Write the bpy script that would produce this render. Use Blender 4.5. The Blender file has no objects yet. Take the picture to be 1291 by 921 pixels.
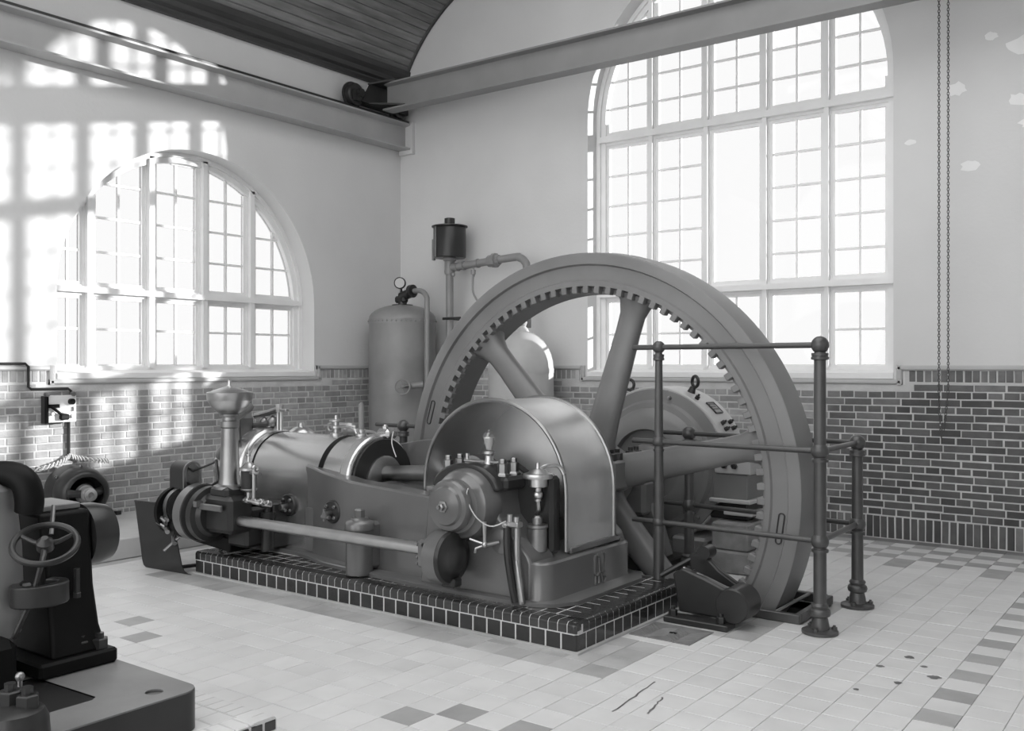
import bpy, math, random
from mathutils import Vector, Matrix, Euler
from mathutils.geometry import tessellate_polygon
random.seed(7)
PI = math.pi
scene = bpy.context.scene
COL = scene.collection

# ------------------------------------------------------------------ camera, sky, sun, exposure
YAW = math.radians(36.57)
CAM = Vector((8.09, -8.61, 1.5))
FPX = 1206.0
cam_d = bpy.data.cameras.new('camera')
cam_d.sensor_width = 36.0
cam_d.lens = FPX / 1291.0 * 36.0
cam_d.clip_end = 200
cam = bpy.data.objects.new('camera', cam_d)
cam.location = CAM
cam.rotation_euler = (PI / 2, 0, YAW)
COL.objects.link(cam)
scene.camera = cam

w = bpy.data.worlds.new('overcast_sky')
scene.world = w
w.use_nodes = True
bg = w.node_tree.nodes['Background']
bg.inputs['Color'].default_value = (1, 1, 1, 1)
bg.inputs['Strength'].default_value = 1.0

sun_d = bpy.data.lights.new('sun', 'SUN')
sun_d.energy = 7.5
sun_d.angle = math.radians(0.9)
sun = bpy.data.objects.new('sun', sun_d)
sun.rotation_euler = Vector((-1, -0.945, -0.212)).to_track_quat('-Z', 'Y').to_euler()
sun.location = (12, 8, 6)
COL.objects.link(sun)

vs = scene.view_settings
vs.view_transform = 'Standard'
vs.look = 'None'
vs.gamma = 1.0
vs.use_curve_mapping = False
vs.exposure = 1.35

# ------------------------------------------------------------------ materials
def mat(name, col, rough=0.6, metal=0.0, var=0.0, scale=6.0, bump=0.0, bscale=None, rnd=0.0,
        spec=0.5, stretch=None, coat=0.0, dirt=0.0):
    m = bpy.data.materials.new(name)
    m.use_nodes = True
    nt = m.node_tree
    b = nt.nodes['Principled BSDF']
    b.inputs['Roughness'].default_value = rough
    b.inputs['Metallic'].default_value = metal
    b.inputs['Specular IOR Level'].default_value = spec
    if coat:
        b.inputs['Coat Weight'].default_value = coat
        b.inputs['Coat Roughness'].default_value = 0.15
    c = col if isinstance(col, (tuple, list)) else (col, col, col)
    b.inputs['Base Color'].default_value = (*c, 1)
    N, L = nt.nodes, nt.links
    tc = N.new('ShaderNodeTexCoord')
    oi = N.new('ShaderNodeObjectInfo')
    mp = N.new('ShaderNodeMapping')
    L.new(tc.outputs['Object'], mp.inputs['Vector'])
    if stretch:
        mp.inputs['Scale'].default_value = stretch
    ml = N.new('ShaderNodeMath'); ml.operation = 'MULTIPLY'; ml.inputs[1].default_value = 37.0
    L.new(oi.outputs['Random'], ml.inputs[0])
    L.new(ml.outputs[0], mp.inputs['Location'])
    val = None
    def mul(a, bb):
        x = N.new('ShaderNodeMath'); x.operation = 'MULTIPLY'
        L.new(a, x.inputs[0])
        if isinstance(bb, float): x.inputs[1].default_value = bb
        else: L.new(bb, x.inputs[1])
        return x.outputs[0]
    if var:
        nz = N.new('ShaderNodeTexNoise')
        nz.inputs['Scale'].default_value = scale
        nz.inputs['Detail'].default_value = 6
        L.new(mp.outputs[0], nz.inputs['Vector'])
        r = N.new('ShaderNodeMapRange')
        r.inputs['From Min'].default_value = 0.3; r.inputs['From Max'].default_value = 0.7
        r.inputs['To Min'].default_value = 1 - var; r.inputs['To Max'].default_value = 1 + var
        L.new(nz.outputs['Fac'], r.inputs['Value'])
        val = r.outputs[0]
    if dirt:
        nz2 = N.new('ShaderNodeTexNoise')
        nz2.inputs['Scale'].default_value = scale * 0.35
        nz2.inputs['Detail'].default_value = 8
        L.new(mp.outputs[0], nz2.inputs['Vector'])
        r2 = N.new('ShaderNodeMapRange')
        r2.inputs['From Min'].default_value = 0.55; r2.inputs['From Max'].default_value = 0.75
        r2.inputs['To Min'].default_value = 1; r2.inputs['To Max'].default_value = 1 - dirt
        L.new(nz2.outputs['Fac'], r2.inputs['Value'])
        val = r2.outputs[0] if val is None else mul(val, r2.outputs[0])
    if rnd:
        ge = N.new('ShaderNodeNewGeometry')
        ad = N.new('ShaderNodeMath'); ad.operation = 'ADD'
        L.new(ge.outputs['Random Per Island'], ad.inputs[0]); L.new(oi.outputs['Random'], ad.inputs[1])
        fr = N.new('ShaderNodeMath'); fr.operation = 'FRACT'
        L.new(ad.outputs[0], fr.inputs[0])
        r3 = N.new('ShaderNodeMapRange')
        r3.inputs['To Min'].default_value = 1 - rnd; r3.inputs['To Max'].default_value = 1 + rnd
        L.new(fr.outputs[0], r3.inputs['Value'])
        val = r3.outputs[0] if val is None else mul(val, r3.outputs[0])
    if val is not None:
        vm = N.new('ShaderNodeVectorMath'); vm.operation = 'SCALE'
        vm.inputs[0].default_value = c
        L.new(val, vm.inputs['Scale'])
        L.new(vm.outputs[0], b.inputs['Base Color'])
    if bump:
        nb = N.new('ShaderNodeTexNoise')
        nb.inputs['Scale'].default_value = bscale or scale * 5
        nb.inputs['Detail'].default_value = 5
        L.new(mp.outputs[0], nb.inputs['Vector'])
        bp = N.new('ShaderNodeBump')
        bp.inputs['Strength'].default_value = bump
        bp.inputs['Distance'].default_value = 0.01
        L.new(nb.outputs['Fac'], bp.inputs['Height'])
        L.new(bp.outputs[0], b.inputs['Normal'])
    return m

def glass_mat(name, tint=0.93, fac=0.06):
    m = bpy.data.materials.new(name); m.use_nodes = True
    nt = m.node_tree; N, L = nt.nodes, nt.links
    N.remove(N['Principled BSDF'])
    out = N['Material Output']
    t = N.new('ShaderNodeBsdfTransparent'); t.inputs['Color'].default_value = (tint, tint, tint, 1)
    g = N.new('ShaderNodeBsdfGlossy'); g.inputs['Roughness'].default_value = 0.03
    mx = N.new('ShaderNodeMixShader'); mx.inputs[0].default_value = fac
    L.new(t.outputs[0], mx.inputs[1]); L.new(g.outputs[0], mx.inputs[2]); L.new(mx.outputs[0], out.inputs['Surface'])
    return m

M = {
 'plaster': mat('limewashed_plaster', 0.63, 0.9, var=0.03, scale=1.5, bump=0.15, bscale=30, dirt=0.05),
 'mortar': mat('mortar', 0.50, 0.95, var=0.10, scale=8, bump=0.3, bscale=60),
 'brick': mat('brick', 0.29, 0.6, var=0.15, scale=9, bump=0.35, bscale=40, rnd=0.24),
 'brick_dark': mat('stained_unglared_brick', 0.075, 0.6, var=0.2, scale=9, bump=0.35, bscale=40, rnd=0.35),  # stain and lack of window glare, both put into a darker brick colour
 'brick_mid': mat('darker_brick', 0.13, 0.6, var=0.2, scale=9, bump=0.35, bscale=40, rnd=0.3),  # halfway tone of the same glare contrast put into the brick colour
 'trim': mat('painted_trim', 0.42, 0.5, var=0.05, scale=5),
 'white': mat('white_window_paint', 0.78, 0.5, var=0.03, scale=5),
 'reveal': mat('window_reveal_plaster', 0.78, 0.85, var=0.03),
 'glass': glass_mat('window_glass', 0.62, 0.012),
 'tile': mat('pale_floor_tile', 0.64, 0.36, var=0.05, scale=5, rnd=0.04, dirt=0.10, bump=0.05, bscale=25),
 'tile_mid': mat('grey_floor_tile', 0.34, 0.45, var=0.12, scale=6, rnd=0.12, dirt=0.15),
 'tile_stain_shade': mat('oil_stained_shaded_tile', 0.42, 0.4, var=0.15, scale=5, rnd=0.12, dirt=0.35),  # stained strip by the plinth, and shade painted under the flywheel
 'tile_dark': mat('dark_floor_tile', 0.20, 0.45, var=0.12, scale=6, rnd=0.15),
 'grout': mat('floor_grout', 0.42, 0.9, var=0.1),
 'concrete': mat('pale_concrete', 0.45, 0.9, var=0.08, scale=3, bump=0.2, dirt=0.2),
 'glazed': mat('dark_glazed_tile', 0.028, 0.16, var=0.2, scale=12, rnd=0.3, spec=0.6),
 'glaze_grout': mat('plinth_grout', 0.55, 0.9, var=0.1),
 'bed': mat('grey_engine_enamel', 0.105, 0.35, var=0.08, scale=4, dirt=0.2, coat=0.8),
 'dark': mat('dark_engine_enamel', 0.026, 0.30, var=0.15, scale=5, dirt=0.2, spec=0.4),
 'black': mat('black_machine_paint', 0.005, 0.5, var=0.2, scale=6, spec=0.15),
 'wheel': mat('flywheel_paint', 0.165, 0.36, var=0.10, scale=3, dirt=0.2),
 'steel': mat('bright_steel', 0.50, 0.33, metal=1.0, var=0.08, scale=10),
 'dullsteel': mat('dull_steel', 0.30, 0.38, metal=1.0, var=0.12, scale=8),
 'hood': mat('polished_sheet_hood', 0.72, 0.33, metal=0.9, var=0.08, scale=3, dirt=0.15),
 'brass': mat('polished_brass', 0.55, 0.32, metal=1.0, var=0.06, scale=8),
 'jacket': mat('polished_sheet_lagging', 0.55, 0.27, metal=0.9, var=0.06, scale=3, dirt=0.12),
 'rail': mat('railing_paint', 0.075, 0.33, var=0.1, scale=8, metal=0.3),
 'girder': mat('girder_paint', 0.22, 0.5, var=0.06, scale=3),
 'girder_light': mat('runway_paint', 0.38, 0.5, var=0.06, scale=3),
 'wood': mat('varnished_pine_boards', 0.19, 0.45, var=0.35, scale=3, rnd=0.22, stretch=(6, 0.7, 6)),
 'wood_dark': mat('dark_cornice_wood', 0.045, 0.45, var=0.25, scale=3, stretch=(6, 0.7, 6)),
 'ceil': mat('ceiling_backing', 0.04, 0.8),
 'dynamo': mat('dynamo_paint', 0.19, 0.35, var=0.08, scale=4),
 'dynamo_light': mat('dynamo_yoke_paint', 0.42, 0.4, var=0.06, scale=4),
 'tank': mat('tank_paint', 0.23, 0.38, var=0.10, scale=4, dirt=0.15),
 'tank_pale': mat('pale_tank_paint', 0.42, 0.5, var=0.08, scale=4, dirt=0.1),
 'stone': mat('foundation_stone', 0.22, 0.85, var=0.2, scale=10, bump=0.3),
 'marble': mat('white_marble_slate', 0.75, 0.3, var=0.06, scale=5),
 'pit': mat('oily_pit_wall', 0.03, 0.6, var=0.2),
 'checker': mat('worn_chequer_plate', 0.19, 0.55, metal=0.2, var=0.2, scale=12, dirt=0.3),
 'clearglass': glass_mat('clear_oiler_glass', 0.9, 0.18),
 'cast': mat('pale_cast_iron', 0.20, 0.5, var=0.15, scale=4, dirt=0.25),
 'paper': mat('white_dial', 0.5, 0.4),
 'cable': mat('pale_cotton_cable', 0.5, 0.8),
 'chain': mat('chain_steel', 0.06, 0.5),
 'patch': mat('fresh_plaster_patch', 0.80, 0.9, var=0.03),
 'spot': mat('oil_spot', 0.12, 0.5, var=0.3, scale=20),
 'roof': mat('far_roof_slate', 0.55, 0.9),
}

# ------------------------------------------------------------------ mesh helpers
def basis(a):
    a = Vector(a).normalized()
    t = Vector((0, 0, 1)) if abs(a.z) < 0.9 else Vector((1, 0, 0))
    u = t.cross(a).normalized()
    return a, u, a.cross(u)

class MB:
    def __init__(s): s.v = []; s.f = []
    def add(s, vs_, fs):
        o = len(s.v)
        s.v += [Vector(p) for p in vs_]
        s.f += [tuple(i + o for i in f) for f in fs]
        return s
    def box(s, x0, x1, y0, y1, z0, z1, ch=0.0, R=None, c=None):
        if ch <= 0:
            p = [(x, y, z) for x in (x0, x1) for y in (y0, y1) for z in (z0, z1)]
            f = [(0, 1, 3, 2), (4, 6, 7, 5), (0, 4, 5, 1), (2, 3, 7, 6), (0, 2, 6, 4), (1, 5, 7, 3)]
        else:
            e = min(ch, (x1-x0)*.49, (y1-y0)*.49, (z1-z0)*.49)
            def ring(z, k):
                return [(x0+k, y0+k+0, z), (x1-k, y0+k, z), (x1-k, y1-k, z), (x0+k, y1-k, z)]
            def oct_(z):
                return [(x0+e, y0, z), (x1-e, y0, z), (x1, y0+e, z), (x1, y1-e, z), (x1-e, y1, z), (x0+e, y1, z), (x0, y1-e, z), (x0, y0+e, z)]
            def octi(z):
                k = e
                return [(x0+k, y0+k, z), (x1-k, y0+k, z), (x1-k, y0+k, z), (x1-k, y1-k, z), (x1-k, y1-k, z), (x0+k, y1-k, z), (x0+k, y1-k, z), (x0+k, y0+k, z)]
            p = ring(z0, e) + oct_(z0+e) + oct_(z1-e) + ring(z1, e)
            f = [(3, 2, 1, 0), (20, 21, 22, 23)]
            for i in range(8):
                j = (i + 1) % 8
                f.append((4+i, 4+j, 12+j, 12+i))
            for k in range(4):
                a, b = 4 + 2*k, 4 + 2*k + 1
                f.append((k, (k+1) % 4, b, a))
                f.append(((k+1) % 4, 4 + (2*k+2) % 8, b))
                f.append((12+2*k, 12+2*k+1, 20+(k+1) % 4, 20+k))
                f.append((12+2*k+1, 12+(2*k+2) % 8, 20+(k+1) % 4))
        if R is not None:
            c = Vector(c or (0, 0, 0))
            p = [R @ Vector(q) + c for q in p]
        return s.add(p, f)
    def lathe(s, o, axis, prof, n=24, a0=0.0, a1=2*PI):
        a, u, v = basis(axis); o = Vector(o)
        full = abs(a1 - a0 - 2*PI) < 1e-6
        m = n if full else n + 1
        vs_ = []; idx = []
        for (h, r) in prof:
            if r < 1e-6:
                idx.append([len(vs_)] * m); vs_.append(o + a*h)
            else:
                st = len(vs_)
                idx.append(list(range(st, st+m)))
                for i in range(m):
                    t = a0 + (a1-a0)*i/n
                    vs_.append(o + a*h + (u*math.cos(t) + v*math.sin(t))*r)
        fs = []
        for k in range(len(prof)-1):
            A, B = idx[k], idx[k+1]
            for i in range(n):
                j = (i+1) % m
                q = [A[i], A[j], B[j], B[i]]
                q2 = []
                for t in q:
                    if t not in q2: q2.append(t)
                if len(q2) > 2: fs.append(tuple(q2))
        if full:
            if prof[0][1] > 1e-6: fs.append(tuple(reversed(idx[0])))
            if prof[-1][1] > 1e-6: fs.append(tuple(idx[-1]))
        return s.add(vs_, fs)
    def cyl(s, p0, p1, r0, r1=None, n=16, bev=0.0):
        r1 = r0 if r1 is None else r1
        p0, p1 = Vector(p0), Vector(p1); h = (p1-p0).length
        if bev: pr = [(0, r0-bev), (bev, r0), (h-bev, r1), (h, r1-bev)]
        else: pr = [(0, r0), (h, r1)]
        return s.lathe(p0, p1-p0, pr, n)
    def ringlathe(s, o, axis, prof, n=64):
        """closed profile revolved (a ring)"""
        a, u, v = basis(axis); o = Vector(o); k = len(prof); vs_ = []
        for i in range(n):
            t = 2*PI*i/n
            d = u*math.cos(t) + v*math.sin(t)
            vs_ += [o + a*h + d*r for h, r in prof]
        fs = []
        for i in range(n):
            j = (i+1) % n
            for q in range(k):
                q2 = (q+1) % k
                fs.append((i*k+q, i*k+q2, j*k+q2, j*k+q))
        return s.add(vs_, fs)
    def torus(s, c, axis, R, r, n=32, m=10):
        return s.ringlathe(c, axis, [(r*math.sin(2*PI*i/m), R + r*math.cos(2*PI*i/m)) for i in range(m)], n)
    def sphere(s, c, r, n=16, m=10, sz=1.0):
        return s.lathe(c, (0, 0, 1), [(-r*sz*math.cos(PI*i/m), r*math.sin(PI*i/m)) for i in range(m+1)], n)
    def tube(s, pts, r, n=10, caps=True, smooth=0):
        pts = [Vector(p) for p in pts]
        if smooth:
            n0 = len(pts); pts = catmull(pts, smooth)
            if isinstance(r, (list, tuple)):
                r = [r[min(int(i/smooth), n0-1)]*(1-i/smooth % 1) + r[min(int(i/smooth)+1, n0-1)]*(i/smooth % 1) for i in range(len(pts))]
        rs = r if isinstance(r, (list, tuple)) else [r]*len(pts)
        vs_ = []; prev = None
        for i, p in enumerate(pts):
            d = (pts[min(i+1, len(pts)-1)] - pts[max(i-1, 0)]).normalized()
            if prev is None: _, u, v = basis(d)
            else:
                u = (prev - d*prev.dot(d)).normalized(); v = d.cross(u)
            prev = u
            vs_ += [p + (u*math.cos(2*PI*k/n) + v*math.sin(2*PI*k/n))*rs[i] for k in range(n)]
        fs = []
        for i in range(len(pts)-1):
            for k in range(n):
                k2 = (k+1) % n
                fs.append((i*n+k, i*n+k2, (i+1)*n+k2, (i+1)*n+k))
        if caps:
            fs.append(tuple(reversed(range(n)))); fs.append(tuple(range((len(pts)-1)*n, len(pts)*n)))
        return s.add(vs_, fs)
    def prism(s, loop, vec):
        n = len(loop); vec = Vector(vec)
        a = [Vector(p) for p in loop]; b = [p + vec for p in a]
        fs = [(i, (i+1) % n, n+(i+1) % n, n+i) for i in range(n)]
        fs += [tuple(reversed(range(n))), tuple(range(n, 2*n))]
        return s.add(a+b, fs)
    def loft(s, loops, closed=True, caps=True):
        n = len(loops[0]); vs_ = [p for l in loops for p in l]; fs = []
        for i in range(len(loops)-1):
            for k in range(n if closed else n-1):
                k2 = (k+1) % n
                fs.append((i*n+k, i*n+k2, (i+1)*n+k2, (i+1)*n+k))
        if caps:
            fs.append(tuple(reversed(range(n)))); fs.append(tuple(range((len(loops)-1)*n, len(loops)*n)))
        return s.add(vs_, fs)
    def nut(s, p, axis, r, h, stud=True):
        a = Vector(axis).normalized(); p = Vector(p)
        s.lathe(p, a, [(0, r), (h*0.9, r), (h, r*0.85)], 6)
        if stud: s.cyl(p + a*h, p + a*(h*1.5), r*0.5, n=8)
        return s
    def build(s, name, m, parent=None, angle=35, bevel=0.0, kind=None):
        org = root_loc(parent)
        me = bpy.data.meshes.new(name)
        me.from_pydata([p - org for p in s.v], [], s.f)
        me.validate(); me.update()
        if angle:
            me.polygons.foreach_set('use_smooth', [True]*len(me.polygons))
        ob = bpy.data.objects.new(name, me)
        COL.objects.link(ob)
        me.materials.append(M[m] if isinstance(m, str) else m)
        # consistent normals
        import bmesh
        bm = bmesh.new(); bm.from_mesh(me)
        bmesh.ops.recalc_face_normals(bm, faces=bm.faces)
        bm.to_mesh(me); bm.free()
        if angle: me.set_sharp_from_angle(angle=math.radians(angle))
        if parent: ob.parent = parent
        if kind: ob['kind'] = kind
        if bevel:
            b = ob.modifiers.new('bevel', 'BEVEL'); b.width = bevel; b.segments = 2
            b.limit_method = 'ANGLE'; b.angle_limit = math.radians(40); b.harden_normals = False
        return ob

def root_loc(p):
    o = Vector((0, 0, 0))
    while p is not None:
        o += Vector(p.location); p = p.parent
    return o

def catmull(P, k=6):
    out = []
    for i in range(len(P)-1):
        p0 = P[max(i-1, 0)]; p1 = P[i]; p2 = P[i+1]; p3 = P[min(i+2, len(P)-1)]
        for j in range(k):
            t = j/k
            out.append(0.5*((2*p1) + (p2-p0)*t + (2*p0-5*p1+4*p2-p3)*t*t + (3*p1-p0-3*p2+p3)*t**3))
    out.append(P[-1]); return out

def thing(name, label, cat, loc=(0, 0, 0), group=None):
    o = bpy.data.objects.new(name, None); o.empty_display_size = 0.1
    COL.objects.link(o); o.location = loc
    o['label'] = label; o['category'] = cat
    if group: o['group'] = group
    return o
def tag(o, label, cat, group=None):
    o['label'] = label; o['category'] = cat
    if group: o['group'] = group
    return o
def struct(o): o['kind'] = 'structure'; return o

def dup(o, parent, loc, rot=None, scale=None):
    c = o.copy(); COL.objects.link(c); c.parent = parent
    c.location = Vector(loc) - root_loc(parent)
    if rot is not None: c.rotation_euler = rot
    if scale is not None: c.scale = scale
    return c
def inst(name, me, parent, loc, rot=None, scale=None):
    c = bpy.data.objects.new(name, me); COL.objects.link(c); c.parent = parent
    c.location = Vector(loc) - root_loc(parent)
    if rot is not None: c.rotation_euler = rot
    if scale is not None: c.scale = scale
    return c
FW = Vector((-math.sin(YAW), math.cos(YAW), 0)); RT = Vector((math.cos(YAW), math.sin(YAW), 0))
def proj(p):     # only used to decide which bricks and tiles are nearest / in view
    d = Vector(p) - CAM; t = d.dot(FW)
    if t < 0.2: return -9999, -9999, 99
    return 645.5 + FPX*d.dot(RT)/t, 461 - FPX*d.z/t, t

# ------------------------------------------------------------------ room shell
ROOM_X, ROOM_Y, ROOM_H = 11.5, -12.5, 6.1
W1 = dict(c=-2.85, R=1.46, s=2.15, sill=1.42)                 # left window (u = y)
W2 = dict(c=4.255, R=1.555, s=4.08, sill=1.42)                # back window (u = x)
def arch_pts(wd, n=40, off=0.0):
    R = wd['R'] - off
    p = [(wd['c']-R, wd['sill']+off), (wd['c']+R, wd['sill']+off)]
    p += [(wd['c'] + R*math.cos(PI*i/n), wd['s'] + R*math.sin(PI*i/n)) for i in range(n+1)]
    return p
MAP = {'left': lambda u, v, d: Vector((-d, u, v)), 'back': lambda u, v, d: Vector((u, d, v))}

def wall(side, u0, u1, wd, name, thick=0.42):
    f = MAP[side]
    outer = [(u0, -1.0), (u1, -1.0), (u1, 7.0), (u0, 7.0)]
    hole = arch_pts(wd)
    allp = outer + hole
    tri = tessellate_polygon([[Vector((a, b, 0)) for a, b in outer], [Vector((a, b, 0)) for a, b in hole]])
    mb = MB()
    mb.add([f(a, b, 0) for a, b in allp], [tuple(t) for t in tri])
    mb.add([f(a, b, thick) for a, b in allp], [tuple(t) for t in tri])
    n = len(hole)
    vs_ = [f(a, b, 0) for a, b in hole] + [f(a, b, thick) for a, b in hole]
    mb.add(vs_, [(i, (i+1) % n, n+(i+1) % n, n+i) for i in range(n)])
    return struct(mb.build(name, 'plaster', None, angle=30))
wall_left = wall('left', ROOM_Y, 0.42, W1, 'wall_left')
wall_back = wall('back', -0.42, ROOM_X+0.4, W2, 'wall_back')
# unseen walls behind the camera: right wall is blind, front bays opened wide for more light
wr = MB().box(ROOM_X, ROOM_X+0.4, ROOM_Y, 0, -1, 7)
struct(wr.build('wall_right', 'plaster', None))
fw_ = MB()
fw_.box(-0.4, ROOM_X+0.4, ROOM_Y-0.2, ROOM_Y, -1, 0.2)
fw_.box(-0.4, ROOM_X+0.4, ROOM_Y-0.2, ROOM_Y, 6.0, 7)
for a, b in ((-0.4, 0.1), (3.8, 4.0), (7.5, 7.7), (11.4, ROOM_X+0.4)):
    fw_.box(a, b, ROOM_Y-0.2, ROOM_Y, 0.2, 6.0)
struct(fw_.build('wall_front', 'plaster', None))

# ------------------------------------------------------------------ dado bricks
def brick_mesh(name, L_, H_, D_, m):
    """L along local x, H along local z, front face at y=-D (towards -y)"""
    e = 0.004
    p = [(-L_/2, 0, -H_/2), (L_/2, 0, -H_/2), (L_/2, 0, H_/2), (-L_/2, 0, H_/2),
         (-L_/2, -D_+e, -H_/2), (L_/2, -D_+e, -H_/2), (L_/2, -D_+e, H_/2), (-L_/2, -D_+e, H_/2),
         (-L_/2+e, -D_, -H_/2+e), (L_/2-e, -D_, -H_/2+e), (L_/2-e, -D_, H_/2-e), (-L_/2+e, -D_, H_/2-e)]
    f = [(8, 9, 10, 11)]
    for k in range(4):
        j = (k+1) % 4
        f += [(k, j, 4+j, 4+k), (4+k, 4+j, 8+j, 8+k)]
    me = bpy.data.meshes.new(name); me.from_pydata(p, [], f); me.update(); me.materials.append(M[m])
    return me
BM = {}
def bmesh_for(L_, H_, m='brick'):
    k = (round(L_, 2), round(H_, 2), m)
    if k not in BM: BM[k] = brick_mesh('brick', L_, H_, 0.016, m)
    return BM[k]
def brick_tone(side, u, v):
    """stained patch right of the tall window, plus lack of glare put into colour"""
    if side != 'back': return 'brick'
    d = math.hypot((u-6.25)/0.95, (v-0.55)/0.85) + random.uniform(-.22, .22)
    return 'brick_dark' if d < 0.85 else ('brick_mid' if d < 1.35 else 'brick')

def dado(side, parent, u0, u1, wd, occl):
    f = MAP[side]
    a0, a1 = wd['c']-wd['R']-0.10, wd['c']+wd['R']+0.10
    # mortar bed behind the bricks
    mb = MB()
    def slab(ua, ub, va, vb, dep=0.012):
        p0 = f(ua, va, 0.0); p1 = f(ub, vb, -dep)
        mb.box(min(p0.x, p1.x), max(p0.x, p1.x), min(p0.y, p1.y), max(p0.y, p1.y), va, vb)
    slab(u0, u1, 0, 1.335)
    slab(u0, a0, 1.335, 1.46); slab(a1, u1, 1.335, 1.46)
    mb.build('mortar_bed', 'mortar', parent)
    B = []      # (u, v, L, H)
    def course(v, H, L, gap, off, lim=None):
        u = u0 + off
        while u < u1:
            lo, hi = u + gap/2, u + L + gap/2
            inwin = (hi > a0 + 0.0 and lo < a1)
            if not (lim and inwin):
                lo2, hi2 = max(lo, u0+.002), min(hi, u1-.002)
                if hi2 - lo2 > 0.03: B.append(((lo2+hi2)/2, v, hi2-lo2, H))
            u += L + gap
    course(0.10, 0.185, 0.052, 0.010, 0.0)
    z = 0.205; k = 0
    while z < 1.32:
        top = z + 0.053
        if k % 2 == 0: course(z+0.0265, 0.053, 0.109, 0.0105, -0.02, lim=top > 1.335)
        else: course(z+0.0265, 0.053, 0.228, 0.011, -0.10 if (k//2) % 2 else 0.0, lim=top > 1.335)
        z += 0.0635; k += 1
    course(1.408, 0.095, 0.052, 0.0105, 0.0, lim=True)
    rows = []
    for (u, v, L_, H_) in B:
        c = f(u, v, -0.016)
        px, py, t = proj(c)
        if not (-30 < px < 1321): continue
        rows.append((occl(px, py), -L_*H_/t**2, u, v, L_, H_))
    rows.sort()
    rz = {'back': 0.0, 'left': PI/2}[side]
    st = MB()
    for i, (o, _, u, v, L_, H_) in enumerate(rows):
        jit = (random.uniform(-.003, .003), random.uniform(-.0015, .0015), random.uniform(-.0025, .0025))
        if i < 300:
            me = bmesh_for(L_, H_, brick_tone(side, u, v))
            base = me.vertices[1].co.x*2
            inst('brick', me, parent, f(u, v, 0.0) + Vector((jit[0] if side == 'back' else jit[2], jit[2] if side == 'back' else jit[0], jit[1])),
                 (random.uniform(-.006, .006), random.uniform(-.012, .012), rz), (min(1.0, L_/base), 1, 1))
        else:
            me = bmesh_for(L_, H_)
            base = me.vertices[1].co.x*2
            Rm = Euler((0, 0, rz)).to_matrix()
            st.add([f(u, v, 0) + Rm @ Vector((q.co.x*min(1, L_/base), q.co.y + jit[2], q.co.z)) for q in me.vertices],
                   [tuple(p.vertices) for p in me.polygons])
    st.build('brick', 'brick', parent, angle=0, kind='stuff')
dado('back', wall_back, 0.0, 8.2, W2, lambda px, py: 0 if px > 1030 else (1 if py < 495 or (px > 985 and py < 560) else 2))
dado('left', wall_left, -7.6, 0.0, W1, lambda px, py: 2 if (px > 480 or (px > 260 and py > 545) or (px < 60 and py > 585) or (px < 140 and py > 610)) else 0)

# ------------------------------------------------------------------ mouldings
def moulding(side, name, path, prof=((0, 0), (0.022, 0.0), (0.03, 0.012), (0.03, 0.032), (0.018, 0.045), (0, 0.045))):
    """path in (u,v), straight runs; prof (protrusion, height below the line)"""
    f = MAP[side]; mb = MB()
    for (ua, va), (ub, vb) in zip(path[:-1], path[1:]):
        if abs(va-vb) < 1e-6:
            lo, hi = min(ua, ub), max(ua, ub)
            A = [f(lo, va - h, -p) for p, h in prof]; Bq = [f(hi, va - h, -p) for p, h in prof]
        else:
            sgn = 1 if moul_side.get((ua, va), 1) > 0 else -1
            lo, hi = min(va, vb), max(va, vb)
            A = [f(ua + sgn*h, lo - 0.045, -p) for p, h in prof]; Bq = [f(ua + sgn*h, hi, -p) for p, h in prof]
        mb.loft([A, Bq])
    return struct(mb.build(name, 'trim', None, angle=40))
moul_side = {}
for side, u0, u1, wd, nm in (('back', 0.0, 8.2, W2, 'trim_1'), ('left', -7.6, 0.0, W1, 'trim_2')):
    a0, a1 = wd['c']-wd['R']-0.075, wd['c']+wd['R']+0.03
    moul_side[(a0, 1.5)] = 1; moul_side[(a1, 1.38)] = 1
    moulding(side, nm, [(u0, 1.5), (a0, 1.5), (a0, 1.38), (a1+0.045, 1.38), (a1, 1.38), (a1, 1.5), (u1, 1.5)][:3] + [])
    moulding(side, nm.replace('1', '3').replace('2', '4'), [(a0, 1.38), (a1+0.045, 1.38)])
    moulding(side, nm.replace('1', '5').replace('2', '6'), [(a1, 1.38), (a1, 1.5), (u1, 1.5)])

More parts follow.
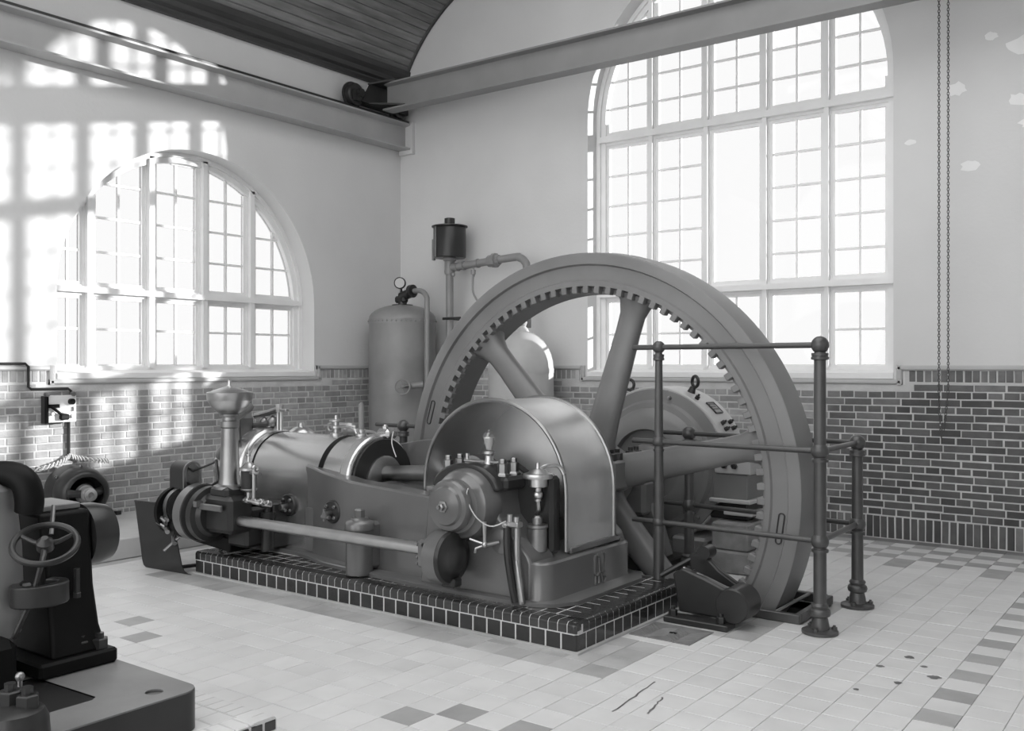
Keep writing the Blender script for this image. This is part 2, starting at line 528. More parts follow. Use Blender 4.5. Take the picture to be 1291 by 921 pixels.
# ------------------------------------------------------------------ windows
def window(side, name, wd, mull, transoms, rows_up, rows_mid, rows_low, gd, fw, mw, blank=()):
    f = MAP[side]
    R = wd['R']; c = wd['c']; s = wd['s']; sill = wd['sill']
    root = thing(name, '', '', f(c, sill, gd)); del root['label']; del root['category']
    struct(root)
    def arch(u, off=0.0):
        q = (R-off)**2 - (u-c)**2
        return s + math.sqrt(q) if q > 0 else s
    # outer frame: follows the opening
    def ring(off):
        return arch_pts(wd, 40, off)
    mb = MB()
    o_, i_ = ring(0.0), ring(fw)
    i_ = [(a, b + (0.075 - fw) if k < 2 else b) for k, (a, b) in enumerate(i_)]
    n = len(o_)
    for (da, db, oo, ii) in ((gd-0.05, gd+0.03, o_, i_), (gd-0.075, gd-0.04, o_, [(a*0.55+c2*0.45, b*0.55+d2*0.45) for (a, b), (c2, d2) in zip(o_, i_)])):
        vs_ = [f(a, b, da) for a, b in oo] + [f(a, b, da) for a, b in ii] + [f(a, b, db) for a, b in oo] + [f(a, b, db) for a, b in ii]
        fs = []
        for k in range(n):
            j = (k+1) % n
            fs += [(k, j, n+j, n+k), (n+k, n+j, 3*n+j, 3*n+k), (2*n+k, 2*n+j, 3*n+j, 3*n+k), (k, j, 2*n+j, 2*n+k)]
        mb.add(vs_, fs)
    mb.build('window_frame', 'white', root, angle=35)
    # sloping sill board
    sb = MB()
    A = [f(c-R, sill, 0.0), f(c-R, sill+0.012, 0.0), f(c-R, sill+0.045, gd), f(c-R, sill, gd)]
    Bq = [f(c+R, sill, 0.0), f(c+R, sill+0.012, 0.0), f(c+R, sill+0.045, gd), f(c+R, sill, gd)]
    sb.loft([A, Bq])
    sb.box(*sorted((f(c-R-.0, 0, -0.012).x, f(c+R, 0, 0.03).x)), *sorted((f(c-R, 0, -0.012).y, f(c+R, 0, 0.03).y)), sill-0.035, sill+0.012)
    sb.build('window_sill', 'white', root)
    lo_v = sill + 0.06
    def bar(ua, ub, va, vb, da, db, target):
        p = f(ua, va, da); q = f(ub, vb, db)
        target.box(min(p.x, q.x), max(p.x, q.x), min(p.y, q.y), max(p.y, q.y), min(p.z, q.z), max(p.z, q.z))
    for u in mull:
        m = MB()
        top = arch(u, 0.03)
        bar(u-mw/2, u+mw/2, lo_v, top, gd-0.03, gd+0.03, m)
        bar(u-mw*0.28, u+mw*0.28, lo_v, top, gd-0.075, gd-0.02, m)
        m.build('mullion', 'white', root)
    for (va, vb) in transoms:
        m = MB()
        half = (R - 0.03) if va < s else math.sqrt(max((R-.03)**2-(va-s)**2, 0))
        bar(c-half, c+half, va, vb, gd-0.035, gd+0.03, m)
        bar(c-half, c+half, va+(vb-va)*0.25, va+(vb-va)*0.8, gd-0.09, gd-0.03, m)
        m.build('transom', 'white', root)
    edges = [c-R+fw*0.5] + list(mull) + [c+R-fw*0.5]
    secs = [(lo_v, transoms[0][0], rows_low)]
    if len(transoms) == 2:
        secs.append((transoms[0][1], transoms[1][0], rows_mid))
    secs.append((transoms[-1][1], 99, rows_up))
    b = 0.011
    for ci in range(len(edges)-1):
        ul = edges[ci] + (mw/2 if ci > 0 else fw*0.5); ur = edges[ci+1] - (mw/2 if ci < len(edges)-2 else fw*0.5)
        for si, (v0, v1, rws) in enumerate(secs):
            isblank = (ci, si) in blank
            um = (ul+ur)/2
            def topat(u): return min(v1, arch(u, fw))
            # sash frame round each light
            if not isblank or True:
                sh = MB(); sw = 0.03
                tl, tr = topat(ul), topat(ur)
                if tl > v0+0.05: bar(ul, ul+sw, v0, tl, gd-0.022, gd+0.02, sh)
                if tr > v0+0.05: bar(ur-sw, ur, v0, tr, gd-0.022, gd+0.02, sh)
                bar(ul+sw, ur-sw, v0, v0+sw, gd-0.022, gd+0.02, sh)
                if v1 < 90: bar(ul+sw, ur-sw, v1-sw, v1, gd-0.022, gd+0.02, sh)
                sh.build('sash', 'white', root)
            cuts = [] if isblank else [r for r in rws if v0 < r < topat(um)]
            mt = MB()
            if not isblank: bar(um-b, um+b, v0, topat(um), gd-0.012, gd+0.012, mt)
            for r in cuts:
                la, lb = ul, ur
                if r > s:
                    hw = math.sqrt(max((R-fw)**2-(r-s)**2, 0))
                    la, lb = max(la, c-hw), min(lb, c+hw)
                if lb > la: bar(la, lb, r-b, r+b, gd-0.011, gd+0.011, mt)
            if mt.v: mt.build('glazing_bar', 'white', root)
            vsn = [v0] + cuts + [v1]
            usn = [(ul, ur)] if isblank else [(ul, um), (um, ur)]
            for (pa, pb) in usn:
                for qa, qb in zip(vsn[:-1], vsn[1:]):
                    k = 8
                    tops = [(pa+(pb-pa)*i/k, min(qb, arch(pa+(pb-pa)*i/k, fw*0.6))) for i in range(k+1)]
                    if max(t for _, t in tops) - qa < 0.03: continue
                    tops = [(u, max(t, qa)) for u, t in tops]
                    if qb < arch(pa, fw) and qb < arch(pb, fw): tops = [(pa, qb), (pb, qb)]
                    loop = [f(pb, qa, gd), f(pa, qa, gd)] + [f(u, t, gd) for u, t in tops]
                    nrm = f(0, 0, 0.004) - f(0, 0, 0)
                    MB().prism(loop, nrm).build('pane', 'glass', root, angle=0)
    return root
window('back', 'window_2', W2, (3.35, 3.967, 4.575, 5.17), ((2.20, 2.30), (3.845, 3.955)),
       (4.235, 4.52, 4.81, 5.10, 5.38), (2.566, 2.883, 3.20, 3.517), (1.83,), 0.25, 0.10, 0.075, blank={(2, 1), (3, 0)})
window('left', 'window_1', W1, (-3.893, -3.265, -2.663, -2.074), ((2.14, 2.235),),
       (2.55, 2.87, 3.19, 3.5), (), (1.835,), 0.27, 0.10, 0.10)

# ------------------------------------------------------------------ ceiling: coved boarding
cx, cz, cr = 1.83, 4.13, 1.933
ceil = MB()
a_start = math.acos((cx-0.08)/cr)
arc = [(cx - cr*math.cos(a_start + (PI/2-a_start)*i/24), cz + cr*math.sin(a_start + (PI/2-a_start)*i/24)) for i in range(25)]
prof = [(x-0.03, z+0.06) for x, z in arc]
# unseen rooflight added in the flat ceiling crown to light the floor and machines
LX0, LX1, LY0, LY1 = 2.2, 7.8, -11.8, -1.6
ceil.loft([[Vector((x, ROOM_Y-.3, z)) for x, z in prof] + [Vector((cx, ROOM_Y-.3, 7)), Vector((-.3, ROOM_Y-.3, 7)), Vector((-.3, ROOM_Y-.3, 5.0))],
           [Vector((x, 0.0, z)) for x, z in prof] + [Vector((cx, 0, 7)), Vector((-.3, 0, 7)), Vector((-.3, 0, 5.0))]])
ct = cz + cr
ceil.box(cx-.01, LX0, ROOM_Y-.3, 0, ct+.02, ct+.2); ceil.box(LX1, ROOM_X+.3, ROOM_Y-.3, 0, ct+.02, ct+.2)
ceil.box(LX0, LX1, ROOM_Y-.3, LY0, ct+.02, ct+.2); ceil.box(LX0, LX1, LY1, 0, ct+.02, ct+.2)
ceiling = struct(ceil.build('ceiling', 'ceil', None, angle=30))
sk = MB()
for k in range(1, 8):
    x = LX0 + (LX1-LX0)*k/8; sk.box(x-.03, x+.03, LY0, LY1, ct+.05, ct+.15)
sk.box(LX0, LX1, (LY0+LY1)/2-.05, (LY0+LY1)/2+.05, ct+.04, ct+.16)
sk.build('added_rooflight_bar', 'white', ceiling, angle=0)
nb_ = 23
for i in range(nb_):
    t0 = a_start + (PI/2-a_start)*i/nb_; t1 = a_start + (PI/2-a_start)*(i+1)/nb_
    g = 0.0035/cr
    def pt(t, r): return (cx - r*math.cos(t), cz + r*math.sin(t))
    P4 = [pt(t0+g*0.3, cr+0.028), pt(t0+g*0.3, cr+0.008), pt(t0+2.2*g, cr), pt(t1-2.2*g, cr), pt(t1-g*0.3, cr+0.008), pt(t1-g*0.3, cr+0.028)]
    MB().loft([[Vector((x, -9.0, z)) for x, z in P4], [Vector((x, -0.03, z)) for x, z in P4]]).build('ceiling_board', 'wood', ceiling, angle=20)
cv = MB()
P6 = [(0.0, 4.84), (0.05, 4.84), (0.07, 4.87), (0.07, 4.89), (0.11, 4.91), (0.115, 4.96), (0.16, 5.0), (0.17, 5.06), (0.10, 5.10), (0.0, 5.10)]
cv.loft([[Vector((x, -9.0, z)) for x, z in P6], [Vector((x, -0.0, z)) for x, z in P6]])
struct(cv.build('trim_7', 'wood_dark', None, angle=30))
# edge bead where the boarding meets the end wall
eb = MB()
for k in range(24):
    (xa, za), (xb, zb) = arc[k], arc[k+1]
    eb.tube([(xa, -0.02, za), (xb, -0.02, zb)], 0.022, 8)
struct(eb.build('trim_8', 'wood_dark', None))

# ------------------------------------------------------------------ floor, pit, tiles
PX0, PX1, PY0, PY1 = 2.9, 6.08, -3.13, -2.60
fl = MB()
for (a, b, c_, d) in ((0, PX0, ROOM_Y, 0), (PX1, ROOM_X, ROOM_Y, 0), (PX0, PX1, ROOM_Y, PY0), (PX0, PX1, PY1, 0)):
    fl.box(a, b, c_, d, -0.05, -0.006)
floor = struct(fl.build('floor', 'grout', None, angle=0))
pit = MB()
pit.box(PX0-.05, PX1+.05, PY0-.05, PY1+.05, -1.05, -1.0)
pit.box(PX0-.05, PX0, PY0-.05, PY1+.05, -1.0, -0.007); pit.box(PX1, PX1+.05, PY0-.05, PY1+.05, -1.0, -0.007)
pit.box(PX0, PX1, PY0-.05, PY0, -1.0, -0.007); pit.box(PX0, PX1, PY1, PY1+.05, -1.0, -0.007)
pit.build('pit_lining', 'pit', floor, angle=0)
T = 0.1665
def tile_mesh(name, m, sx=T, sy=T):
    g = 0.0012; e = 0.0016; x = sx/2-g; y = sy/2-g
    p = [(-x, -y, -.006), (x, -y, -.006), (x, y, -.006), (-x, y, -.006), (-x, -y, -.0012), (x, -y, -.0012), (x, y, -.0012), (-x, y, -.0012),
         (-x+e, -y+e, 0), (x-e, -y+e, 0), (x-e, y-e, 0), (-x+e, y-e, 0)]
    f = [(8, 9, 10, 11)]
    for k in range(4):
        j = (k+1) % 4; f += [(k, j, 4+j, 4+k), (4+k, 4+j, 8+j, 8+k)]
    me = bpy.data.meshes.new(name); me.from_pydata(p, [], f); me.update(); me.materials.append(M[m]); return me
TM = {k: tile_mesh('floor_tile', k) for k in ('tile', 'tile_mid', 'tile_stain_shade', 'tile_dark')}
X0 = 4.704 - 28*T; Y0 = -5.165 - 40*T
DARK = {(round((x-X0)/T-.5), round((y-Y0)/T-.5)) for x, y in
        ((5.45, -5.42), (5.29, -5.58), (5.62, -5.58), (5.78, -5.42), (2.93, -5.42), (3.25, -5.58))}
tiles = []
for i in range(0, 68):
    for j in range(0, 80):
        x, y = X0+(i+.5)*T, Y0+(j+.5)*T
        if not (0.02 < x < 9.6 and -9.4 < y < -0.0): continue
        if x < 1.35 and y < -3.0: continue
        if PX0-.05 < x < PX1+.05 and PY0-.05 < y < PY1+.05: continue
        if 2.3 < x < 5.28 and -4.30 < y < -3.3: continue
        px, py, t = proj((x, y, 0))
        if not (-60 < px < 1350 and py < 1000): continue
        k = 'tile'
        row = int((-y)/T)                       # rows counted from the end wall
        col = i
        if row == 0: k = 'tile_dark'
        elif row <= 5 and x > 1.3: k = 'tile_mid' if (row + col) % 2 else 'tile'
        elif row == 6 and x > 1.3: k = 'tile_mid' if col % 4 == 0 else 'tile'
        elif abs(x-(X0+(42+.5)*T)) < .02: k = 'tile_mid' if row % 2 else 'tile'
        elif x > X0+46*T: k = 'tile_mid'
        elif -4.67 < y < -4.40 and 1.8 < x < 5.75: k = 'tile_stain_shade'
        elif 5.42 < x < 5.75 and y < -3.95 and y > -4.67: k = 'tile_stain_shade'
        if 5.45 < x < 6.05 and -3.72 < y < -3.12: k = 'tile_stain_shade'  # shadow under the flywheel put into the tile colour, with the stain there
        if (i, j) in DARK: k = 'tile_mid'
        # hidden behind / under machinery -> lower priority
        hid = (py < 700 and px < 1040) or (2.2 < x < 5.4 and -4.4 < y < -3.2) or (px < 130 and py > 690) or (px < 260 and py > 840)
        tiles.append((hid, t, x, y, k))
tiles.sort()
stuff = {k: MB() for k in TM}
for n_, (hid, t, x, y, k) in enumerate(tiles):
    dz = random.uniform(-.0012, .0004); rx, ry = random.uniform(-.002, .002), random.uniform(-.002, .002)
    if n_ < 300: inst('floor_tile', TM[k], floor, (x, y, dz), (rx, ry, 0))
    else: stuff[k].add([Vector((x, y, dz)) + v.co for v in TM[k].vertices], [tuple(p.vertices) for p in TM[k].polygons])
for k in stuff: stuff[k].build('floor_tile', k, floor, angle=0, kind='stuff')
# low concrete kerb along the left wall
kb = MB().box(0.018, 1.25, -8.6, -2.9, -0.005, 0.16, ch=0.01)
struct(kb.build('trim_9', 'concrete', None, angle=30))
# raised frame at the end of the flywheel pit
pf = thing('pit_kerb', 'low timber and iron kerb round the end of the flywheel pit', 'kerb', (6.05, -2.9, 0))
MB().box(5.72, 6.13, -3.18, -3.14, 0.001, 0.055, ch=.004).build('kerb_board', 'rail', pf)
MB().box(6.09, 6.13, -3.14, -2.58, 0.001, 0.055, ch=.004).build('kerb_board', 'rail', pf)
MB().box(5.72, 6.09, -2.6, -2.56, 0.001, 0.055, ch=.004).build('kerb_board', 'rail', pf)
MB().tube([(5.975, -3.138, .045), (5.98, -2.9, .05), (5.985, -2.602, .05)], .011, 6).build('worn_edge', 'cast', pf)

# ------------------------------------------------------------------ crane runway and bridge
YA = (0, 1, 0); XA = (1, 0, 0); ZA = (0, 0, 1)
rw = thing('crane_runway', 'long riveted iron runway beam high on the left wall', 'beam', (0.11, -4.0, 4.11))
b = MB()
I = [(0.02, 4.11), (0.21, 4.11), (0.21, 4.128), (0.125, 4.145), (0.125, 4.385), (0.21, 4.402), (0.21, 4.42), (0.02, 4.42), (0.02, 4.402), (0.105, 4.385), (0.105, 4.145), (0.02, 4.128)]
b.loft([[Vector((x, -9.0, z)) for x, z in I], [Vector((x, -0.04, z)) for x, z in I]])
b.build('beam', 'girder_light', rw, angle=20)
MB().box(0.13, 0.19, -9.0, -0.04, 4.42, 4.455, ch=.008).build('track_bar', 'dark', rw)
MB().box(0.02, 0.24, -0.05, 0.0, 4.06, 4.44).build('wall_plate', 'plaster', rw, angle=0)

br = thing('crane_bridge', 'heavy iron bridge girder spanning across the top of the tall window', 'crane', (2.0, -0.55, 4.45))
GY = -0.55
I2 = [(-0.085, 0), (0.085, 0), (0.085, .018), (0.012, .03), (0.012, .285), (0.085, .297), (0.085, .315), (-0.085, .315), (-0.085, .297), (-0.012, .285), (-0.012, .03), (-0.085, .018)]
g = MB(); g.loft([[Vector((x, GY+y, 4.44+z)) for y, z in I2] for x in (0.32, 11.3)]); g.build('girder', 'girder', br, angle=20)
ec = MB()
ec.loft([[Vector((x, y, z)) for x, z in ((0.10, 4.50), (0.24, 4.50), (0.24, 4.62), (0.10, 4.62))] for y in (-1.0, -0.12)])
ec.prism([Vector((0.20, -0.80, 4.50)), Vector((0.20, -0.30, 4.50)), Vector((0.62, GY+.06, 4.46)), Vector((0.62, GY-.06, 4.46))], (0, 0, 0.02))
ec.prism([Vector((0.22, -0.78, 4.72)), Vector((0.22, -0.32, 4.72)), Vector((0.50, GY+.08, 4.76)), Vector((0.50, GY-.08, 4.76))], (0, 0, 0.02))
ec.prism([Vector((0.22, -0.90, 4.50)), Vector((0.22, -0.20, 4.50)), Vector((0.22, -0.35, 4.74)), Vector((0.22, -0.75, 4.74))], (0.03, 0, 0))
ec.build('end_carriage', 'dark', br, angle=20)
for y in (-0.93, -0.2):
    m = MB().ringlathe((0.16, y, 4.585), XA, [(-.045, .05), (-.045, .115), (-.05, .15), (-.03, .15), (-.025, .13), (.03, .125), (.045, .11), (.045, .05)], 28)
    m.cyl((0.06, y, 4.585), (0.29, y, 4.585), 0.045, n=14)
    m.build('track_wheel', 'dark', br)

# ------------------------------------------------------------------ hand chain of the crane
ch = thing('hand_chain', 'looped hand chain hanging down in front of the right wall panel', 'chain', (6.264, -0.3, 0.93))
def chain_mb(path, link=0.029, r=0.0030):
    m = MB(); P = [Vector(p) for p in path]; L_ = sum((b_-a_).length for a_, b_ in zip(P, P[1:])); n = int(L_/(link*0.78)); k = 0
    seg = 0; acc = 0
    for i in range(n):
        s_ = L_*(i+.5)/n
        while seg < len(P)-2 and acc + (P[seg+1]-P[seg]).length < s_: acc += (P[seg+1]-P[seg]).length; seg += 1
        d = (P[seg+1]-P[seg]).normalized(); c = P[seg] + d*(s_-acc); _, u, v = basis(d)
        if i % 2: u = v
        pts = []
        for q in range(8):
            t = 2*PI*q/8
            pts.append(c + d*(link*0.5*math.cos(t)) + u*(link*0.3*math.sin(t)))
        m.tube(pts + [pts[0]], r, 4, caps=False)
    return m
chain_mb([(6.245, -.3, 6.0), (6.245, -.3, 1.2), (6.258, -.3, 0.96)]).build('chain_strand', 'chain', ch, angle=0, kind='stuff')
chain_mb([(6.315, -.3, 6.0), (6.315, -.3, 1.3), (6.285, -.3, 0.99), (6.262, -.3, 0.95), (6.265, -.3, .90)]).build('chain_strand', 'chain', ch, angle=0, kind='stuff')

# ------------------------------------------------------------------ engine plinth
pl = thing('engine_plinth', 'low rectangular plinth of dark glazed tiles under the engine', 'plinth', (3.77, -3.80, 0))
A0, A1, B0, B1, PH = 2.13, 5.40, -4.42, -3.17, 0.16
MB().box(A0+.002, A1-.002, B0+.002, B1-.002, -.02, PH-.0018, ch=.014).build('grout_bed', 'glaze_grout', pl, angle=0)
MB().box(A0-.02, A1+.02, B0-.02, B1+.02, 0.0, 0.012).build('base_fillet', 'concrete', pl, angle=0)
def slab_mesh(name, sx, sy, sz, m, e=0.004):
    t = MB().box(-sx/2, sx/2, -sy/2, sy/2, -sz/2, sz/2, ch=e)
    me = bpy.data.meshes.new(name); me.from_pydata(t.v, [], t.f); me.validate(); me.materials.append(M[m]); return me
def bull_mesh(name, wd, m):
    """edge tile: rounded nosing, wd along x, back towards +y, face at y=0, top at z=0"""
    R_ = 0.022; D_ = 0.105; H_ = 0.058
    pr = [(0, -H_)] + [(R_ - R_*math.cos(k*PI/8), -R_ + R_*math.sin(k*PI/8)) for k in range(5)] + [(D_, 0), (D_, -0.012), (0.012, -0.03), (0.012, -H_)]
    t = MB().loft([[Vector((x, y, z)) for y, z in pr] for x in (-wd/2, wd/2)])
    me = bpy.data.meshes.new(name); me.from_pydata(t.v, [], t.f); me.validate()
    me.polygons.foreach_set('use_smooth', [True]*len(me.polygons)); me.materials.append(M[m]); me.set_sharp_from_angle(angle=.6); return me
nL = 54; wl = (A1-A0)/nL
bl = bull_mesh('edge_tile', wl-.006, 'glazed')
bl_glare = bull_mesh('edge_tile', wl-.006, 'tile')  # window glare on dark glazed nosing put into a pale colour
tm_glare = slab_mesh('top_tile', 0.098, 0.098, .012, 'tile')  # glare on the glazed tops, likewise painted pale
for i in range(nL): inst('edge_tile', bl, pl, (A0+(i+.5)*wl, B0, PH), (0, 0, 0))
nS = 20; wS = (B1-B0)/nS
bs = bull_mesh('edge_tile', wS-.005, 'glazed')
for i in range(1, nS): inst('edge_tile', bs, pl, (A1, B0+(i+.5)*wS, PH), (0, 0, PI/2))
for i in range(1, nS): inst('edge_tile', bs, pl, (A0, B0+(i+.5)*wS, PH), (0, 0, -PI/2))
nF = 33; wF = (A1-A0)/nF
fm = slab_mesh('face_tile', wF-.006, .016, .088, 'glazed')
for i in range(nF): inst('face_tile', fm, pl, (A0+(i+.5)*wF, B0+.008, 0.052))
nF2 = 13; wF2 = (B1-B0)/nF2
fm2 = slab_mesh('face_tile', .016, wF2-.006, .088, 'glazed')
for i in range(nF2):
    inst('face_tile', fm2, pl, (A1-.008, B0+(i+.5)*wF2, 0.052)); inst('face_tile', fm2, pl, (A0+.008, B0+(i+.5)*wF2, 0.052))
MB().box(A1-.058, A1+.0006, B0-.0006, B0+.060, PH-.058, PH+.0004, ch=.016).build('corner_tile', 'glazed', pl, angle=50)
tm = slab_mesh('top_tile', 0.098, 0.098, .012, 'glazed')
for i in range(31):
    for j in range(11):
        x, y = A0+.16+i*.102, B0+.16+j*.102
        if x > A1-.13 or y > B1-.06: continue
        if y > -4.06 and y < -3.35 and 2.3 < x < 5.0: continue
        inst('top_tile', tm, pl, (x, y, PH-.0065))

# ------------------------------------------------------------------ the engine
en = thing('gas_engine', 'large horizontal single cylinder engine on the dark tiled plinth', 'engine', (3.7, -3.73, 0.16))
EY = -3.73; CX, CZ = 4.545, 0.72
P = lambda name, mb, m, par=None, **k: mb.build(name, m, par or en, **k)
# base flange
near = [(2.05, -4.06), (2.85, -4.10), (3.05, -4.15), (3.25, -4.225), (3.55, -4.26), (4.15, -4.31), (4.95, -4.31), (5.12, -4.24), (5.20, -4.10)]
far = [(5.20, -3.36), (5.12, -3.22), (4.95, -3.18), (3.25, -3.24), (2.85, -3.36), (2.05, -3.40)]
fl_ = [Vector((x, y, 0.1608)) for x, y in near+far]
m = MB(); m.loft([fl_, [p+Vector((0, 0, .022)) for p in fl_], [Vector((3.7, -3.73, .19))+(p-Vector((3.7, -3.73, .1608)))*Vector((1, 1, 1)).x*0.985 for p in fl_]])
P('base_flange', m, 'bed', angle=40)
# side frames
def frame_wall(ys, ye, tops, name):
    st_ = []
    for (x, yo), (yi), zt in zip(ys, ye, tops):
        st_.append([Vector((x, yo, .18)), Vector((x, yo, zt-.015)), Vector((x, yo+(.012 if yi > yo else -.012), zt)), Vector((x, yi, zt)), Vector((x, yi, .18))])
    mm = MB().loft(st_); return P(name, mm, 'bed', angle=25, bevel=.006)
frame_wall([(2.86, -4.02), (3.10, -4.10), (3.45, -4.16), (4.30, -4.20)], [-3.98, -3.97, -4.02, -4.06], [.80, .775, .735, .69], 'side_frame')
frame_wall([(2.86, -3.44), (3.10, -3.36), (3.45, -3.30), (4.30, -3.26)], [-3.48, -3.49, -3.44, -3.40], [.84, .90, .965, .99], 'side_frame')
MB().box(2.9, 4.3, -4.06, -3.4, .2, .50).build('crank_trough', 'bed', en, angle=0)
P('slide_cover', MB().prism([Vector((3.30, -3.95, .50)), Vector((4.2, -3.95, .50)), Vector((4.2, -3.95, .66)), Vector((3.45, -3.95, .70))], (0, .5, 0)), 'bed', bevel=.01)
P('connecting_rod', MB().cyl((3.3, EY, .74), (4.3, EY, .80), .05, .065, 16).cyl((4.2, EY-.07, .80), (4.2, EY+.07, .80), .12, n=24), 'dullsteel')
# jacket, u shaped
def ubody(x0, x1, r, zc=.69, zb=.18, side=None, n=20):
    a = []
    for x in (x0, x1):
        l = [Vector((x, EY-r, zb))] + [Vector((x, EY-r*math.cos(PI*i/n), zc+r*math.sin(PI*i/n))) for i in range(n+1)] + [Vector((x, EY+r, zb))]
        a.append(l)
    return MB().loft(a)
P('cylinder_jacket', ubody(2.16, 3.28, .300), 'jacket', angle=30, bevel=.008)
P('jacket_band', ubody(2.262, 2.275, .304, zb=.66), 'black', angle=30)
P('jacket_slot', ubody(2.985, 3.03, .304, zb=.74), 'black', angle=30)
rg = ubody(3.22, 3.32, .325, zb=.66); P('end_ring', rg, 'jacket', angle=30, bevel=.02)
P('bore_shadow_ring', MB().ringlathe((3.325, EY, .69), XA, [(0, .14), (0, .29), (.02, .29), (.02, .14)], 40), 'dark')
P('trunk_piston', MB().lathe((3.22, EY, .69), XA, [(0, .175), (.14, .175), (.15, .16), (.15, 0)], 32), 'dullsteel')
hd = ubody(2.02, 2.19, .335); P('breech_flange', hd, 'jacket', angle=30, bevel=.035)
P('breech_step', ubody(1.93, 2.03, .318), 'jacket', angle=30, bevel=.02)
P('cylinder_head', MB().lathe((1.62, EY, .69), XA, [(0, 0), (0, .15), (.03, .19), (.10, .235), (.18, .265), (.27, .285), (.37, .30)], 40), 'jacket', angle=40)
P('breech_ring', MB().torus((1.945, EY, .69), XA, .305, .022, 48, 8), 'jacket')
P('lower_breech', MB().box(1.80, 2.2, EY-.27, EY+.27, .18, .62, ch=.03), 'dark')
# valve flanges with cocks on the near side
for vx, vy, vz in ((2.70, -4.03, .50), (3.26, -4.125, .512)):
    q = MB().lathe((vx, vy+.01, vz), (0, -1, 0), [(0, .078), (.028, .078), (.036, .07), (.036, 0)], 24)
    vf = P('valve_flange', q, 'dark')
    q = MB()
    for k in range(4):
        t = PI/4 + k*PI/2; q.nut((vx+.052*math.cos(t), vy-.026, vz+.052*math.sin(t)), (0, -1, 0), .013, .014)
    q.cyl((vx, vy-.02, vz-.01), (vx, vy-.09, vz-.01), .02, n=12)
    q.cyl((vx-.04, vy-.07, vz-.03), (vx+.035, vy-.07, vz-.03), .013, n=10).cyl((vx-.03, vy-.06, vz+.02), (vx-.03, vy-.06, vz-.06), .010, n=10)
    q.build('drain_cock', 'dullsteel', vf)
# pump barrel under the shaft
pb = MB().lathe((3.66, -4.275, .17), ZA, [(0, .088), (.28, .088), (.285, .095), (.32, .095), (.335, .085), (.345, .06), (.36, .055), (.36, .03)], 28)
pb.lathe((3.66, -4.275, .53), ZA, [(0, .034), (.045, .034), (.055, .025), (.055, 0)], 6)
P('pump_barrel', pb, 'bed')
P('pump_bracket', MB().box(3.58, 3.74, -4.26, -4.15, .2, .5, ch=.02), 'bed')
# layshaft
SY, SZ = -4.43, 0.43
P('layshaft', MB().cyl((2.3, SY, SZ), (4.42, SY, SZ), .036, n=20), 'steel')
# crank pedestal near side
ped = [(4.17, .18), (4.99, .18), (5.0, .20), (5.0, .395), (4.98, .44), (4.78, .63), (4.74, .82), (4.34, .82), (4.24, .70), (4.215, .50)]
P('bearing_pedestal', MB().prism([Vector((x, -4.27, z)) for x, z in ped], (0, .24, 0)), 'bed', angle=25, bevel=.015)
P('bearing_pedestal', MB().prism([Vector((x, -3.42, z)) for x, z in ped], (0, .2, 0)), 'bed', angle=25, bevel=.015)
def rplan(x0, x1, y0, y1, r_, n=7):
    l = []
    for cx_, cy_, a in ((x1-r_, y1-r_, 0), (x0+r_, y1-r_, PI/2), (x0+r_, y0+r_, PI), (x1-r_, y0+r_, 1.5*PI)):
        l += [(cx_+r_*math.cos(a+PI/2*k/n), cy_+r_*math.sin(a+PI/2*k/n)) for k in range(n+1)]
    return l
eb_ = P('bed_end', MB().loft([[Vector((x, y, z)) for x, y in rplan(4.75-d, 5.09-d, -4.262+d, -3.27-d, .10-d*.5)] for z, d in ((.18, -.012), (.20, 0), (.388, 0), (.40, .012))]), 'bed', angle=40)
# raised monogram on the bed end
mg = MB(); mx = 5.093; my, mz = -3.66, .285
def stroke(pts, r=.0075, k=5): mg.tube([Vector((mx, my+a, mz+c)) for a, c in pts], r, 6, smooth=k)
stroke([(-.035, .075), (-.06, .085), (-.085, .07), (-.088, .0), (-.085, -.025), (-.06, -.04), (-.035, -.025)])
stroke([(-.035, .06), (-.03, -.02)], k=1); stroke([(-.035, .075), (.01, -.03)], k=1); stroke([(.0, .09), (.03, .08), (.04, .04), (.035, -.03)])
stroke([(-.075, -.04), (-.075, -.09), (-.05, -.1)]); stroke([(-.04, -.045), (-.04, -.085), (-.07, -.09)])
stroke([(.0, -.04), (.03, -.05), (.042, -.07), (.02, -.095), (.0, -.085)]); stroke([(-.01, -.03), (.005, -.09)], k=1)
mg.build('raised_monogram', 'bed', eb_)
P('hood_ledge', MB().box(5.012, 5.05, -3.93, -3.36, .40, .44, ch=.006), 'bed', bevel=.004)
# splash hood
HX_, HZ_, HR = 4.49, .745, .545; HY0, HY1 = -3.97, -3.42
def hoodprof(r, zb=.42, n=28):
    return [(HX_+r, zb)] + [(HX_+r*math.cos(PI*i/n), HZ_+r*math.sin(PI*i/n)) for i in range(n+1)] + [(HX_-r, .68)]
o_, i_ = hoodprof(HR), hoodprof(HR-.012)
hm = MB(); loops = []
for a, y in ((o_, HY0), (o_, HY1), (i_, HY1), (i_, HY0)): loops.append([Vector((x, y, z)) for x, z in a])
n = len(o_)
vs_ = [p for l in loops for p in l]; fs = []
for k in range(n-1):
    for q in range(4):
        q2 = (q+1) % 4; fs.append((q*n+k, q*n+k+1, q2*n+k+1, q2*n+k))
fs += [(0, n, 2*n, 3*n), (n-1, 2*n-1, 3*n-1, 4*n-1)]
hm.add(vs_, fs)
hood = P('splash_hood', hm, 'hood', angle=30)
hb = MB().prism([Vector((x, HY1-.012, z)) for x, z in i_], (0, .01, 0)); hb.build('hood_back', 'hood', hood, angle=30)
for y, rr in ((HY0+.004, .013), (HY1-.004, .015)):
    MB().tube([(x, y, z) for x, z in hoodprof(HR)], rr, 8).build('rolled_edge', 'dullsteel', hood)
